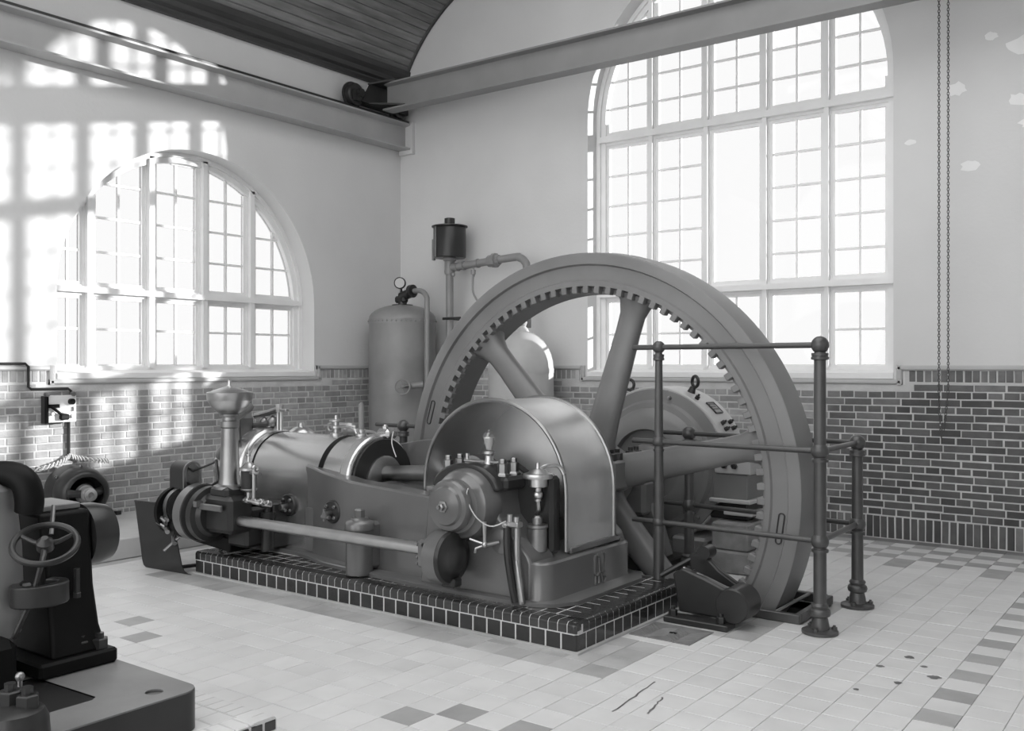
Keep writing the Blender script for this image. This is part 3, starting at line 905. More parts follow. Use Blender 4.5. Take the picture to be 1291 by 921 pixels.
MB().box(3.955, 4.02, HY0+.01, HY1-.02, .66, .72).build('hood_foot', 'hood', hood)
# crank inside
P('crank_web', MB().prism([Vector((CX-.11, -3.9, CZ-.2)), Vector((CX+.11, -3.9, CZ-.2)), Vector((CX+.15, -3.9, CZ+.12)), Vector((CX, -3.9, CZ+.2)), Vector((CX-.15, -3.9, CZ+.12))], (0, .10, 0)), 'dark', bevel=.02)
P('crankshaft', MB().cyl((CX, -4.3, CZ), (CX, -2.62, CZ), .085, n=24), 'dullsteel')
# bearing cap with four studs
bc = MB()
bc.loft([[Vector((CX+.25*math.cos(PI*i/16), y, .78+.15*math.sin(PI*i/16))) for i in range(17)] for y in (-4.30, -4.03)])
bcap = P('bearing_cap', bc, 'dark', angle=30, bevel=.015)
for sx in (-1, 1):
    q = MB().box(min(CX+sx*.14, CX+sx*.27), max(CX+sx*.14, CX+sx*.27), -4.25, -4.05, .78, .86, ch=.02); q.build('cap_lug', 'dark', bcap)
    for yy in (-4.20, -4.09):
        qq = MB().lathe((CX+sx*.205, yy, .86), ZA, [(0, .042), (.01, .042), (.02, .03), (.07, .03), (.075, .02), (.095, .02), (.10, .014)], 6); qq.build('stud_nut', 'dullsteel', bcap)
# cam case and its round cover (coaxial with the crank)
P('gear_case', MB().lathe((CX+.03, -4.24, .70), (0, -1, 0), [(0, .205), (.10, .205), (.135, .19), (.15, .165), (.17, .155), (.17, 0)], 48), 'bed')
gc = P('round_cover', MB().lathe((CX, -4.40, .70), (0, -1, 0), [(0, .15), (.04, .15), (.055, .14), (.06, .115), (.075, .105), (.085, .06), (.09, 0)], 40), 'bed')
q = MB().lathe((CX, -4.485, .70), (0, -1, 0), [(0, .035), (.01, .035), (.012, .022), (.03, .022), (.035, .012), (.05, .012)], 6); q.build('cover_nut', 'dullsteel', gc)
# skew gear box on the layshaft
sg = P('skew_gear_case', MB().lathe((4.46, SY, .405), XA, [(0, 0), (0, .13), (.012, .15), (.10, .15), (.115, .142), (.125, .10), (.14, .085), (.165, .06), (.175, .03), (.177, 0)], 44), 'dark')
MB().ringlathe((4.46, SY, .405), XA, [(0, .145), (0, .153), (.095, .153), (.095, .145)], 44).build('case_rim', 'bed', sg)
q = MB().box(4.34, 4.47, SY-.055, SY+.055, SZ-.10, SZ+.06, ch=.012)
for dy in (-.04, .04):
    for dz in (-.08, .035, -.045):
        q.nut((4.345, SY+dy, SZ+dz), (-1, 0, 0), .015, .014); q.nut((4.40, SY-.052, SZ+dz), (0, -1, 0), .014, .014)
q.build('clamp_flange', 'bed', sg)
MB().box(4.50, 4.60, SY-.03, SY+.05, .235, .29, ch=.01).build('drain_boss', 'dark', sg)
# lever cock
lc = MB().lathe((4.80, -4.27, .50), (0, -1, 0), [(0, .07), (.015, .07), (.02, .055), (.02, 0)], 24)
lcock = P('cock_flange', lc, 'bed')
q = MB().tube([(4.80, -4.30, .50), (4.745, -4.36, .485)], .012, 8).tube([(4.745, -4.36, .49), (4.745, -4.365, .62)], [.010, .014], 8).tube([(4.745, -4.36, .49), (4.66, -4.39, .515)], .007, 6).tube([(4.745, -4.36, .485), (4.70, -4.385, .465), (4.695, -4.385, .44)], .007, 6)
q.sphere((4.745, -4.36, .488), .018, 10, 8); q.build('cock_lever', 'steel', lcock)
# pipes down the front of the pedestal
P('conduit_pipe', MB().tube([(4.86, -4.30, .60), (4.87, -4.31, .45), (4.90, -4.315, .30), (4.93, -4.315, .18)], .024, 10, smooth=4), 'dark')
P('conduit_pipe', MB().tube([(4.93, -4.30, .64), (4.94, -4.315, .45), (4.96, -4.32, .30), (4.975, -4.32, .18)], .020, 10, smooth=4), 'dullsteel')
q = MB().box(4.885, 4.965, -4.35, -4.29, .60, .63, ch=.006).cyl((4.90, -4.33, .63), (4.90, -4.33, .67), .016, n=10).cyl((4.945, -4.33, .63), (4.945, -4.33, .66), .016, n=10).nut((4.89, -4.35, .612), (0, -1, 0), .016, .02)
P('terminal_clamp', q, 'steel')
P('bare_wire', MB().tube([(4.955, -4.345, .42), (4.985, -4.36, .32), (5.0, -4.35, .2)], .005, 6, smooth=4), 'cable')
P('thin_wire', MB().tube([(4.66, -4.32, .86), (4.67, -4.43, .78), (4.72, -4.42, .66), (4.80, -4.38, .60), (4.88, -4.34, .63)], .004, 6, smooth=5), 'cable')
# glass sight oiler
ob = P('oiler_base', MB().lathe((4.62, -4.16, .88), ZA, [(0, .018), (.02, .018), (.03, .03), (.05, .03), (.06, .024), (.09, .024), (.10, .035), (.115, .035), (.12, .022)], 16), 'steel')
MB().lathe((4.62, -4.16, 1.0), ZA, [(0, .020), (.02, .022), (.06, .037), (.085, .038), (.105, .026), (.112, .01), (.125, .006), (.128, 0)], 20).build('oiler_glass', 'clearglass', ob)
MB().lathe((4.62, -4.16, 1.005), ZA, [(0, .014), (.05, .028), (.07, .031), (.071, 0)], 14).build('oil_fill', 'cable', ob)
P('oiler_arm', MB().box(4.44, 4.70, -4.18, -4.15, .925, .94, ch=.004).tube([(4.46, -4.165, .94), (4.46, -4.165, .975)], .012, 8), 'steel')
P('feed_pipe', MB().tube([(4.62, -4.16, .92), (4.64, -4.27, .85), (4.68, -4.33, .75), (4.70, -4.33, .6)], .012, 8, smooth=5), 'dullsteel')
# second oiler with wide brass cap, its pipe and glass cup
oc = P('brass_oiler', MB().lathe((4.93, -4.10, .80), ZA, [(0, .04), (.005, .055), (.05, .055), (.052, .085), (.066, .088), (.078, .085), (.085, .06), (.105, .035), (.108, .014), (.14, .012), (.142, 0)], 28), 'brass')
MB().tube([(4.93, -4.10, .88), (4.95, -4.07, .915), (5.0, -4.0, .92), (5.03, -3.98, .87)], .012, 8, smooth=5).build('oiler_tube', 'brass', oc)
MB().cyl((4.93, -4.10, .80), (4.93, -4.10, .72), .02, n=12).sphere((4.93, -4.10, .755), .03, 12, 8).tube([(4.93, -4.10, .72), (4.92, -4.08, .66), (4.88, -4.04, .64)], .012, 8, smooth=4).build('needle_valve', 'brass', oc)
cup = P('oil_cup', MB().lathe((4.94, -4.12, .44), ZA, [(0, .055), (.13, .058), (.135, .062), (.15, .062), (.155, .03), (.19, .028), (.20, .018), (.20, 0)], 24), 'dullsteel')
P('pedestal_rear_block', MB().box(4.74, 5.0, -4.06, -3.96, .41, .86, ch=.02), 'dark')
# ---- head end: governor column, brass bowl, cam drum, ignition box
GX, GYc = 2.50, -4.40
gv = P('governor_column', MB().lathe((GX, GYc, .64), ZA, [(0, .11), (.02, .11), (.03, .078), (.07, .07), (.42, .056), (.43, .065), (.47, .066), (.475, .05), (.50, .05), (.505, .068), (.52, .07), (.53, .05)], 28), 'dullsteel', angle=30)
bw = MB().lathe((GX, GYc, 1.155), ZA, [(0, .045), (.01, .07), (.035, .105), (.07, .135), (.10, .15)], 36)
bw.build('governor_bowl', 'brass', gv)
MB().lathe((GX, GYc, 1.255), ZA, [(0, .152), (.004, .154), (.055, .158), (.06, .15), (.064, .13)], 36).build('bowl_rim', 'steel', gv)
MB().lathe((GX, GYc, 1.312), ZA, [(0, .142), (.012, .12), (.035, .05), (.042, .02), (.06, .014), (.085, .016), (.09, .008)], 32).build('bowl_lid', 'brass', gv)
P('shaft_bearing', MB().box(2.33, 2.66, SY-.09, SY+.12, .34, .60, ch=.03).box(2.40, 2.60, SY-.07, SY+.10, .58, .66, ch=.02), 'dark')
P('bearing_bracket', MB().box(2.40, 2.62, SY+.08, -4.0, .22, .5, ch=.02), 'dark')
cd = P('cam_drum', MB().lathe((2.10, SY, .45), XA, [(0, .05), (0, .15), (.01, .165), (.06, .165), (.07, .20), (.16, .20), (.17, .17), (.20, .17), (.205, .195), (.26, .195), (.27, .16), (.30, .14)], 40), 'dark', angle=25)
MB().ringlathe((2.17, SY, .45), XA, [(0, .19), (0, .207), (.085, .207), (.085, .19)], 40).build('drum_ring', 'bed', cd)
MB().box(2.36, 2.40, SY-.17, SY-.12, .52, .56).box(2.38, 2.62, SY-.14, SY-.115, .50, .545, ch=.006).build('drum_lever', 'bed', cd)
ed = P('ignition_cam', MB().lathe((1.93, SY, .47), XA, [(0, .06), (0, .12), (.012, .13), (.05, .13), (.06, .115), (.06, .05), (.18, .05)], 32), 'dark')
MB().ringlathe((1.945, SY, .47), XA, [(0, .12), (0, .134), (.04, .134), (.04, .12)], 36).build('cam_band', 'dullsteel', ed)
P('ignition_gear', MB().ringlathe((1.89, SY, .44), XA, [(0, .05), (0, .17), (.035, .17), (.035, .05)], 30).box(1.88, 1.93, SY-.12, SY+.10, .30, .50, ch=.01), 'black')
MY = -4.38
def archbox(x0, x1, hw, z0, z1, n=14):
    r = hw; l = []
    for x in (x0, x1):
        l.append([Vector((x, MY-hw, z0))] + [Vector((x, MY-r*math.cos(PI*i/n), z1-r+r*math.sin(PI*i/n))) for i in range(n+1)] + [Vector((x, MY+hw, z0))])
    return MB().loft(l)
mgb = P('magneto_box', archbox(1.87, 2.03, .075, .60, .80), 'dark', angle=30)
q = MB(); fr_ = archbox(2.03, 2.045, .075, .60, .80); q.add(fr_.v, fr_.f); q.build('box_front', 'dullsteel', mgb, angle=30)
archbox(2.045, 2.05, .055, .62, .785).build('glass_front', 'clearglass', mgb, angle=30)
archbox(2.046, 2.047, .05, .63, .78).build('box_recess', 'black', mgb, angle=30)
MB().tube([(1.87, MY, .66), (1.80, MY-.02, .655), (1.74, MY-.03, .65)], [.018, .018, .010], 8).build('box_spindle', 'dullsteel', mgb)
MB().tube([(2.03, MY, .72), (2.28, MY, .80), (2.32, MY, .82)], .008, 6).tube([(2.05, MY, .60), (2.2, MY-.02, .60), (2.36, MY-.01, .68)], .010, 6, smooth=4).tube([(2.32, MY, .83), (2.34, MY, .70), (2.36, MY, .65)], .012, 6).build('trip_rod', 'dark', mgb)
P('box_stand', MB().box(1.86, 2.05, MY-.06, MY+.06, .56, .605, ch=.008).box(1.93, 2.0, MY-.03, MY+.04, .44, .58), 'dark')
q = MB()
for k in range(9):
    t = random.random(); q.cyl((1.86+.05*random.random(), SY-.05-.03*k % .1, .33+.03*k*.4), (1.95+.05*t, SY-.12, .30+.03*k*.4), .012+.008*t, n=8)
q.tube([(1.93, SY-.03, .30), (2.04, SY-.10, .22)], .02, 8).tube([(2.04, SY-.06, .26), (2.0, SY-.16, .17)], .012, 8)
P('linkage', q, 'dullsteel')
P('drain_trough', MB().loft([[Vector((2.02, SY-.10, .40)), Vector((2.02, SY+.12, .40)), Vector((2.02, SY+.12, .28)), Vector((2.02, SY-.10, .28))],
   [Vector((2.42, -4.33, .26)), Vector((2.42, -4.05, .26)), Vector((2.42, -4.05, .165)), Vector((2.42, -4.33, .165))]]), 'black', bevel=.008)
# sight feed lubricator by the column
sl = P('sight_lubricator', MB().lathe((2.66, -4.36, .58), ZA, [(0, .02), (.04, .02), (.05, .05), (.06, .058), (.065, .058), (.07, .05)], 20), 'brass')
MB().lathe((2.66, -4.36, .65), ZA, [(0, .053), (.12, .055), (.121, .0)], 22).build('lubricator_glass', 'dark', sl)
MB().lathe((2.66, -4.36, .77), ZA, [(0, .055), (.004, .066), (.02, .066), (.026, .05), (.05, .03), (.06, .014), (.10, .012), (.105, .02), (.115, .02), (.118, .006), (.14, .006)], 22).build('lubricator_cap', 'brass', sl)
q = MB().cyl((2.74, -4.38, .56), (2.74, -4.38, .80), .013, n=10).cyl((2.70, -4.38, .76), (2.80, -4.38, .76), .012, n=8).sphere((2.74, -4.38, .80), .02, 10, 6)
q.tube([(2.62, -4.4, .56), (2.72, -4.41, .57), (2.82, -4.40, .56), (2.90, -4.36, .55)], .014, 8, smooth=4)
for k in range(8): q.nut((2.56+.05*k, -4.40+.02*(k % 3), .555+.012*(k % 2)), (0, -1, .3 if k % 2 else 1), .018, .03)
P('feed_fittings', q, 'steel')
vp = MB()
for x, r_, z0, z1 in ((2.42, .05, .20, .54), (2.54, .062, .20, .50), (2.65, .045, .19, .46)):
    vp.lathe((x, -4.19, z0), ZA, [(0, r_), (z1-z0-.04, r_), (z1-z0-.04, r_*1.25), (z1-z0, r_*1.25), (z1-z0, r_*.5), (z1-z0+.03, r_*.5)], 18)
vp.box(2.30, 2.68, -4.16, -4.0, .20, .52, ch=.01)
P('exhaust_valve_chest', vp, 'dark')
# pipework behind the head
pw = MB()
pw.tube([(2.46, -4.36, 1.12), (2.30, -4.15, 1.15), (2.10, -3.92, 1.18)], .036, 12, smooth=3)
pw.tube([(1.95, -3.74, 1.10), (2.10, -3.74, 1.13), (2.25, -3.74, 1.165)], .024, 10)
pw.sphere((2.02, -3.90, 1.22), .055, 14, 10); pw.sphere((2.17, -3.75, 1.065), .045, 14, 10); pw.sphere((2.07, -3.75, 1.06), .038, 12, 8); pw.tube([(1.9, -3.80, 1.02), (2.2, -3.75, 1.06)], .022, 8)
P('intake_pipe', pw, 'dullsteel')
q = MB().box(1.86, 2.0, -3.95, -3.78, .86, 1.12, ch=.03).cyl((2.02, -4.0, .93), (2.02, -4.0, 1.10), .045, n=16).cyl((1.95, -3.90, 1.10), (1.95, -3.90, 1.2), .04, n=16).cyl((1.86, -4.0, .80), (2.0, -4.0, .92), .05, n=14)
P('intake_valve', q, 'dullsteel')
q = MB().cyl((2.225, -3.74, 1.0), (2.225, -3.74, 1.15), .014, n=8).cyl((2.262, -3.74, 1.0), (2.262, -3.74, 1.15), .014, n=8).box(2.17, 2.33, -3.76, -3.72, 1.145, 1.165, ch=.004).cyl((2.24, -3.74, 1.14), (2.24, -3.74, 1.20), .03, n=8)
P('valve_yoke', q, 'steel')
P('domed_valve_cap', MB().lathe((2.27, -3.55, .92), ZA, [(0, .11), (.03, .11), (.06, .10), (.09, .06), (.10, .03), (.13, .025), (.13, 0)], 24), 'brass')
ol = P('jacket_oiler', MB().lathe((2.86, EY, .985), ZA, [(0, .045), (.02, .045), (.025, .02), (.05, .02), (.055, .04), (.07, .04), (.075, .02), (.10, .02), (.105, .05), (.115, .05), (.12, .015), (.15, .012)], 16), 'brass')
MB().tube([(2.87, EY, 1.05), (3.0, EY, 1.05), (3.06, EY, 1.03), (3.08, EY, .99)], .010, 8, smooth=4).torus((2.80, EY, 1.045), YA, .028, .006, 16, 6).build('oiler_pipe', 'brass', ol)
th = P('thermometer', MB().lathe((3.12, EY, .99), ZA, [(0, .04), (.02, .04), (.03, .018), (.06, .018)], 14), 'brass')
MB().lathe((3.12, EY, 1.04), ZA, [(0, .021), (.17, .021), (.19, .012), (.195, 0)], 14).build('thermometer_tube', 'cast', th)
# piston oiler on the ring
P('ring_lug', MB().box(3.24, 3.36, EY+.02, EY+.14, .98, 1.05, ch=.02).nut((3.30, EY+.06, 1.05), ZA, .022, .02), 'jacket')
P('ring_wire', MB().tube([(3.36, EY+.08, 1.03), (3.44, EY-.02, .96), (3.52, EY-.06, .87)], .004, 5, smooth=4), 'cable')

# ------------------------------------------------------------------ cooling water pot standing behind the cylinder
pt_ = thing('cooling_pot', 'small round lidded iron pot behind the engine cylinder', 'pot', (1.98, -2.87, 0))
MB().lathe((1.98, -2.87, 0.001), ZA, [(0, .10), (.02, .10), (.03, .05), (.80, .05), (.82, .12), (.98, .12)], 24).build('pot_body', 'tank', pt_)
MB().lathe((1.98, -2.87, .965), ZA, [(0, .135), (.02, .135), (.025, .11), (.04, .10), (.04, 0)], 24).build('pot_lid', 'tank', pt_)
MB().lathe((2.09, -2.90, .94), XA, [(0, .06), (.03, .06), (.04, .03), (.24, .026)], 16).build('pot_outlet', 'tank', pt_)
MB().torus((2.12, -2.99, .84), YA, .03, .008, 16, 6).tube([(2.33, -2.9, .94), (2.42, -2.9, .94), (2.46, -2.9, .90), (2.46, -2.9, .80)], .018, 8, smooth=4).build('pot_ring', 'tank', pt_)

# ------------------------------------------------------------------ flywheel
fy = thing('flywheel', 'huge spoked iron flywheel with toothed inner rim turning in the pit', 'flywheel', (CX, -2.9, -0.85))
WY0, WY1, WR = -3.06, -2.79, 1.56
prof = [(WY0+.006, WR-.008), (WY0, WR-.02), (WY0, 1.475), (WY0+.022, 1.465), (WY0+.022, 1.37), (WY0+.010, 1.36), (WY0+.010, 1.325), (WY0+.06, 1.32), (WY0+.06, 1.295), (WY1, 1.28), (WY1, WR-.02), (WY1-.006, WR)]
P2 = lambda name, mb, m, **k: mb.build(name, m, fy, **k)
P2('rim', MB().ringlathe((CX, 0, CZ), YA, [(y, r) for y, r in prof] + [((WY0+WY1)/2, WR+.004)], 128), 'wheel', angle=28)
tmb = MB().box(-.021, .021, 0, .055, -.046, .006, ch=.004)
tme = bpy.data.meshes.new('tooth'); tme.from_pydata(tmb.v, [], tmb.f); tme.validate(); tme.materials.append(M['wheel'])
NT = 92
for k in range(NT):
    t = 2*PI*(k+.5)/NT
    inst('tooth', tme, fy, (CX+1.322*math.cos(t), WY0+.008, CZ+1.322*math.sin(t)), (0, PI/2-t, 0))
for k in range(6):
    t = math.radians(13 + 60*k)
    d = Vector((math.cos(t), 0, math.sin(t))); s_ = Vector((-math.sin(t), 0, math.cos(t)))
    loops = []
    for r_, hw, hd, yy in ((.20, .15, .10, -2.93), (.30, .118, .078, -2.93), (.45, .107, .07, -2.93), (1.05, .088, .058, -2.92), (1.17, .090, .06, -2.92), (1.25, .115, .075, -2.92), (1.31, .17, .10, -2.92)):
        c = Vector((CX, yy, CZ)) + d*r_
        loops.append([c + s_*hw*math.copysign(abs(math.cos(2*PI*q/20))**.8, math.cos(2*PI*q/20)) + Vector((0, hd*math.copysign(abs(math.sin(2*PI*q/20))**.8, math.sin(2*PI*q/20)), 0)) for q in range(20)])
    P2('spoke', MB().loft(loops), 'wheel', angle=50)
hbm = MB().ringlathe((CX, 0, CZ), YA, [(-3.17, .09), (-3.17, .20), (-3.15, .22), (-3.06, .25), (-2.76, .25), (-2.68, .22), (-2.66, .20), (-2.66, .09)], 48)
hub = P2('hub', hbm, 'wheel')
for sx in (-1, 1):
    MB().box(CX+sx*.27-.06, CX+sx*.27+.06, -3.14, -2.70, CZ-.05, CZ+.145, ch=.015).build('hub_lug', 'wheel', hub)
    for yy in (-3.10, -3.02, -2.84, -2.76):
        MB().nut((CX+sx*.28, yy, CZ+.145), ZA, .036, .05).build('hub_bolt', 'dark', hub)
# slot in the rim face (balance slot): sunk dark lozenges
for t in (math.radians(163), math.radians(-8)):
    d = Vector((math.cos(t), 0, math.sin(t))); s_ = Vector((-math.sin(t), 0, math.cos(t))); c = Vector((CX, WY0+.0205, CZ)) + d*1.43
    lp = [c + s_*(.075*(1 if math.cos(a) > 0 else -1) + .018*math.cos(a)) + d*.018*math.sin(a) + Vector((0, -.001, 0)) for a in [2*PI*q/24 for q in range(24)]]
    MB().tube(lp + [lp[0]], .0045, 6, caps=False).build('balance_slot', 'dark', fy)

# ------------------------------------------------------------------ dynamo
dy = thing('dynamo', 'big round dynamo with a pale yoke ring behind the flywheel', 'dynamo', (4.6, -1.8, 0))
DX, DZ = 4.55, .735
D = lambda name, mb, m, par=None, **k: mb.build(name, m, par or dy, **k)
yk = D('yoke', MB().ringlathe((DX, 0, DZ), YA, [(-1.98, .50), (-1.98, .592), (-1.97, .60), (-1.62, .60), (-1.61, .592), (-1.61, .50)], 72), 'dynamo_light')
D('end_shield', MB().lathe((DX, -1.975, DZ), (0, -1, 0), [(0, .585), (.012, .58), (.02, .50), (.05, .48), (.06, .44), (.11, .40), (.15, .33), (.155, .28), (.11, .27), (.10, .17), (.15, .16), (.17, .12), (.17, 0)], 64), 'dynamo')
for ang in (68, 118):
    t = math.radians(ang); c = Vector((DX+.6*math.cos(t), -1.80, DZ+.6*math.sin(t))); d = Vector((math.cos(t), 0, math.sin(t)))
    q = MB().cyl(c-d*.01, c+d*.045, .035, .022, 12).torus(c+d*.09, YA if ang > 90 else (0.6, 1, 0), .042, .013, 24, 8); q.build('lifting_eye', 'dark', yk)
t = math.radians(47); c = Vector((DX+.6*math.cos(t), -1.78, DZ+.6*math.sin(t))); R_ = Matrix.Rotation(PI/2-t, 3, 'Y')
q = MB().box(-.055, .055, -.06, .06, -.002, .006, R=R_, c=c); q.build('name_plate', 'dynamo', yk, angle=0)
q = MB().box(-.058, -.05, -.063, .063, -.002, .010, R=R_, c=c).box(.05, .058, -.063, .063, -.002, .010, R=R_, c=c).box(-.055, .055, -.063, -.056, -.002, .010, R=R_, c=c).box(-.055, .055, .056, .063, -.002, .010, R=R_, c=c)
for k in range(3): q.box(-.04+.025*k, -.028+.025*k, -.045, .045-.02*(k % 2), .004, .009, R=R_, c=c)
q.build('plate_border', 'dark', yk, angle=0)
for ang in (58, 33, 28):
    t = math.radians(ang); d = Vector((math.cos(t), 0, math.sin(t)))
    for yy in ((-1.90,) if ang > 50 else (-1.85, -1.72)):
        q = MB().nut(Vector((DX, yy, DZ))+d*.6, d, .018, .03); q.build('yoke_bolt', 'dark', yk)
for ang in range(15, 375, 60):
    t = math.radians(ang); MB().nut((DX+.535*math.cos(t), -1.995, DZ+.535*math.sin(t)), (0, -1, 0), .015, .02).build('shield_bolt', 'dullsteel', dy)
# joint flange and field terminals on the right side
sf = D('joint_flange', MB().box(DX+.52, DX+.80, -2.02, -1.60, DZ-.03, DZ+.10, ch=.006), 'dynamo_light')
for xx in (DX+.60, DX+.68): MB().nut((xx, -2.02, DZ+.03), (0, -1, 0), .022, .03).build('flange_bolt', 'dark', sf)
D('side_box', MB().box(DX+.50, DX+.77, -2.0, -1.62, DZ-.22, DZ-.035, ch=.006), 'dynamo')
D('side_ledge', MB().box(DX+.48, DX+.80, -2.03, -1.6, DZ-.245, DZ-.215, ch=.006), 'dynamo_light')
D('lower_box', MB().box(DX+.46, DX+.76, -1.98, -1.62, .365, DZ-.25, ch=.01), 'dark')
D('terminal_lid', MB().box(DX+.60, DX+.82, -2.04, -1.75, DZ-.33, DZ-.30, ch=.006), 'dynamo_light')
D('foot', MB().box(DX-.62, DX-.30, -2.1, -1.5, 0.08, .22, ch=.02), 'dynamo')
D('foot', MB().box(DX+.20, DX+.49, -2.1, -1.5, 0.08, .22, ch=.02), 'dynamo')
D('bed_rail', MB().box(DX-.72, DX+.50, -2.15, -1.45, 0.001, .085, ch=.01), 'dark')
D('pillow_bearing', MB().box(DX-.17, DX+.17, -2.45, -2.28, .40, .66, ch=.03).cyl((DX, -2.50, DZ), (DX, -2.20, DZ), .13, n=28), 'dynamo')
D('bearing_arm', MB().prism([Vector((DX-.3, -2.35, .10)), Vector((DX+.3, -2.35, .10)), Vector((DX+.17, -2.35, .5)), Vector((DX-.17, -2.35, .5))], (0, .12, 0)), 'dynamo', bevel=.02)
MB().box(DX-.35, DX+.35, -2.45, -1.45, 0.001, .10, ch=.01).build('bed_rail', 'dark', dy)
for nm, z0, z1, lab, s_ in (('stone_block', .001, .16, 'lower of two rough stone blocks beside the dynamo foot', 0.03), ('stone_block', .161, .36, 'upper of two rough stone blocks stacked beside the dynamo foot', 0.0)):
    q = MB().box(DX+.54-s_, DX+.82+s_, -2.12-s_, -1.78, z0, z1, ch=.012)
    tag(q.build(nm, 'stone', None), lab, 'block')

# ------------------------------------------------------------------ railing
rl = thing('pit_railing', 'iron tube railing with ball joints fencing off the flywheel', 'railing', (6.28, -3.27, 0))
R = lambda name, mb, par=None, **k: mb.build(name, 'rail', par or rl, **k)
PA, PB, PC, PD, PE = (5.24, -3.215), (6.28, -3.27), (6.27, -2.55), (5.06, -2.42), (2.85, -3.0)
ZT, ZM, ZL = 1.615, 1.02, .515
def post(x, y, z0, balls, foot=True):
    top = balls[-1]
    pr = [(0, .036)] if not foot else [(0, .10), (.016, .10), (.022, .085), (.026, .052), (.05, .05), (.09, .042), (.10, .056), (.115, .06), (.13, .056), (.14, .044), (.155, .050), (.165, .044), (.17, .036)]
    r0 = .036 if foot else .026
    pr += [(top-z0-.085, r0*.9), (top-z0-.08, r0*1.35), (top-z0-.07, r0*1.35), (top-z0-.04, r0*.85), (top-z0, r0*.8)]
    o = R('post', MB().lathe((x, y, z0), ZA, pr, 20))
    for zb in balls:
        MB().sphere((x, y, zb), .05 if foot else .04, 18, 12).cyl((x, y, zb-.06), (x, y, zb-.045), r0*1.3, n=18).build('ball_joint', 'rail', o)
    if foot:
        for k in range(3):
            t = k*2*PI/3 + 2.6; MB().nut((x+.078*math.cos(t), y+.078*math.sin(t), z0+.018), ZA, .016, .018).build('foot_bolt', 'rail', o)
post(*PA, .16, [ZL, ZM, ZT], foot=False)
post(*PB, 0.001, [ZL, ZM, ZT]); post(*PC, 0.001, [ZL, ZM]); post(*PD, 0.001, [ZL, ZM]); post(*PE, 0.001, [ZM])
def bar_(a, b_, za, zb=None, r_=.0165): R('rail', MB().cyl((*a, za), (*b_, za if zb is None else zb), r_, n=12))
for zz in (ZL, ZM, ZT):
    bar_(PB, PA, zz); bar_(PA, (PA[0]-.19, PA[1]+.01), zz)
for zz in (ZL, ZM):
    bar_(PB, PC, zz); bar_(PC, PD, zz); bar_(PD, (PD[0]-.28, PD[1]+.02), zz)
bar_(PE, (2.55, -3.0), ZM); bar_(PE, (3.1, -3.0), ZM)

# ------------------------------------------------------------------ barring gear beside the wheel
bg_ = thing('barring_gear', 'small iron barring lever with round weight on floor beside flywheel', 'lever', (5.70, -3.45, 0))
G = lambda name, mb, m, **k: mb.build(name, m, bg_, **k)
G('base_bar', MB().box(5.46, 5.86, -3.58, -3.46, .001, .035, ch=.005), 'dark')
for xx in (5.50, 5.80): G('holding_bolt', MB().nut((xx, -3.53, .035), ZA, .026, .035), 'dark')
q = MB().prism([Vector((x, -3.46, z)) for x, z in ((5.50, .04), (5.76, .04), (5.86, .10), (5.80, .21), (5.66, .26), (5.52, .30), (5.46, .26))], (0, .06, 0))
G('lever_cheek', q, 'dark', bevel=.012)
q = MB().prism([Vector((x, -3.25, z)) for x, z in ((5.50, .04), (5.76, .04), (5.84, .10), (5.80, .19), (5.66, .27), (5.56, .36), (5.46, .34))], (0, .05, 0))
G('lever_cheek', q, 'dark', bevel=.012)
G('lever_web', MB().prism([Vector((5.48, -3.42, .10)), Vector((5.50, -3.42, .26)), Vector((5.66, -3.42, .20)), Vector((5.66, -3.42, .06))], (0, .2, 0)), 'dark', bevel=.01)
G('round_weight', MB().lathe((5.86, -3.52, .135), YA, [(0, 0), (0, .092), (.008, .10), (.19, .10), (.198, .092), (.198, 0)], 36), 'dark')
G('tie_rod', MB().tube([(5.60, -3.42, .27), (5.80, -3.40, .20)], .012, 8).tube([(5.52, -3.43, .30), (5.58, -3.43, .24)], .010, 8), 'dullsteel')
G('hand_bar', MB().tube([(5.30, -3.30, .20), (5.56, -3.20, .37)], .018, 8), 'dark')
G('bar_eye', MB().cyl((5.57, -3.27, .365), (5.57, -3.17, .365), .042, n=18), 'dark')
G('chain_hook', MB().torus((5.452, -3.32, .13), YA, .028, .008, 16, 6), 'dark')

cvp = thing('cover_plate', 'square herringbone chequered iron cover plate let into the floor', 'plate', (5.62, -3.77, 0))
MB().box(5.43, 5.80, -3.93, -3.62, -.004, .004, ch=.001).build('plate', 'checker', cvp, angle=0)
q = MB()
cw = .088
for k in range(4):
    xa = 5.44 + k*cw; sg = 1 if k % 2 else -1
    for j in range(-1, 11):
        ya = -3.92 + .03*j + (0 if sg > 0 else cw)
        p0 = Vector((xa+.004, ya, .0035)); p1 = Vector((xa+cw-.004, ya + sg*cw, .0035))
        if min(p0.y, p1.y) < -3.925 or max(p0.y, p1.y) > -3.625: continue
        q.tube([p0, p1], .004, 4)
q.build('chequer_rib', 'checker', cvp, angle=0, kind='stuff')
MB().box(5.605, 5.645, -3.785, -3.765, .004, .0075).build('lifting_slot', 'black', cvp, angle=0)

# ------------------------------------------------------------------ drip shield at the head end
ds = thing('splash_sheet', 'bent dark sheet iron screen leaning at the head end of the engine', 'screen', (1.8, -4.5, 0))
def sheet(p, q, r_, s_, th=.006):
    m_ = MB(); n_ = (q-p).cross(s_-p).normalized()*th
    m_.prism([p, q, r_, s_], n_); return m_
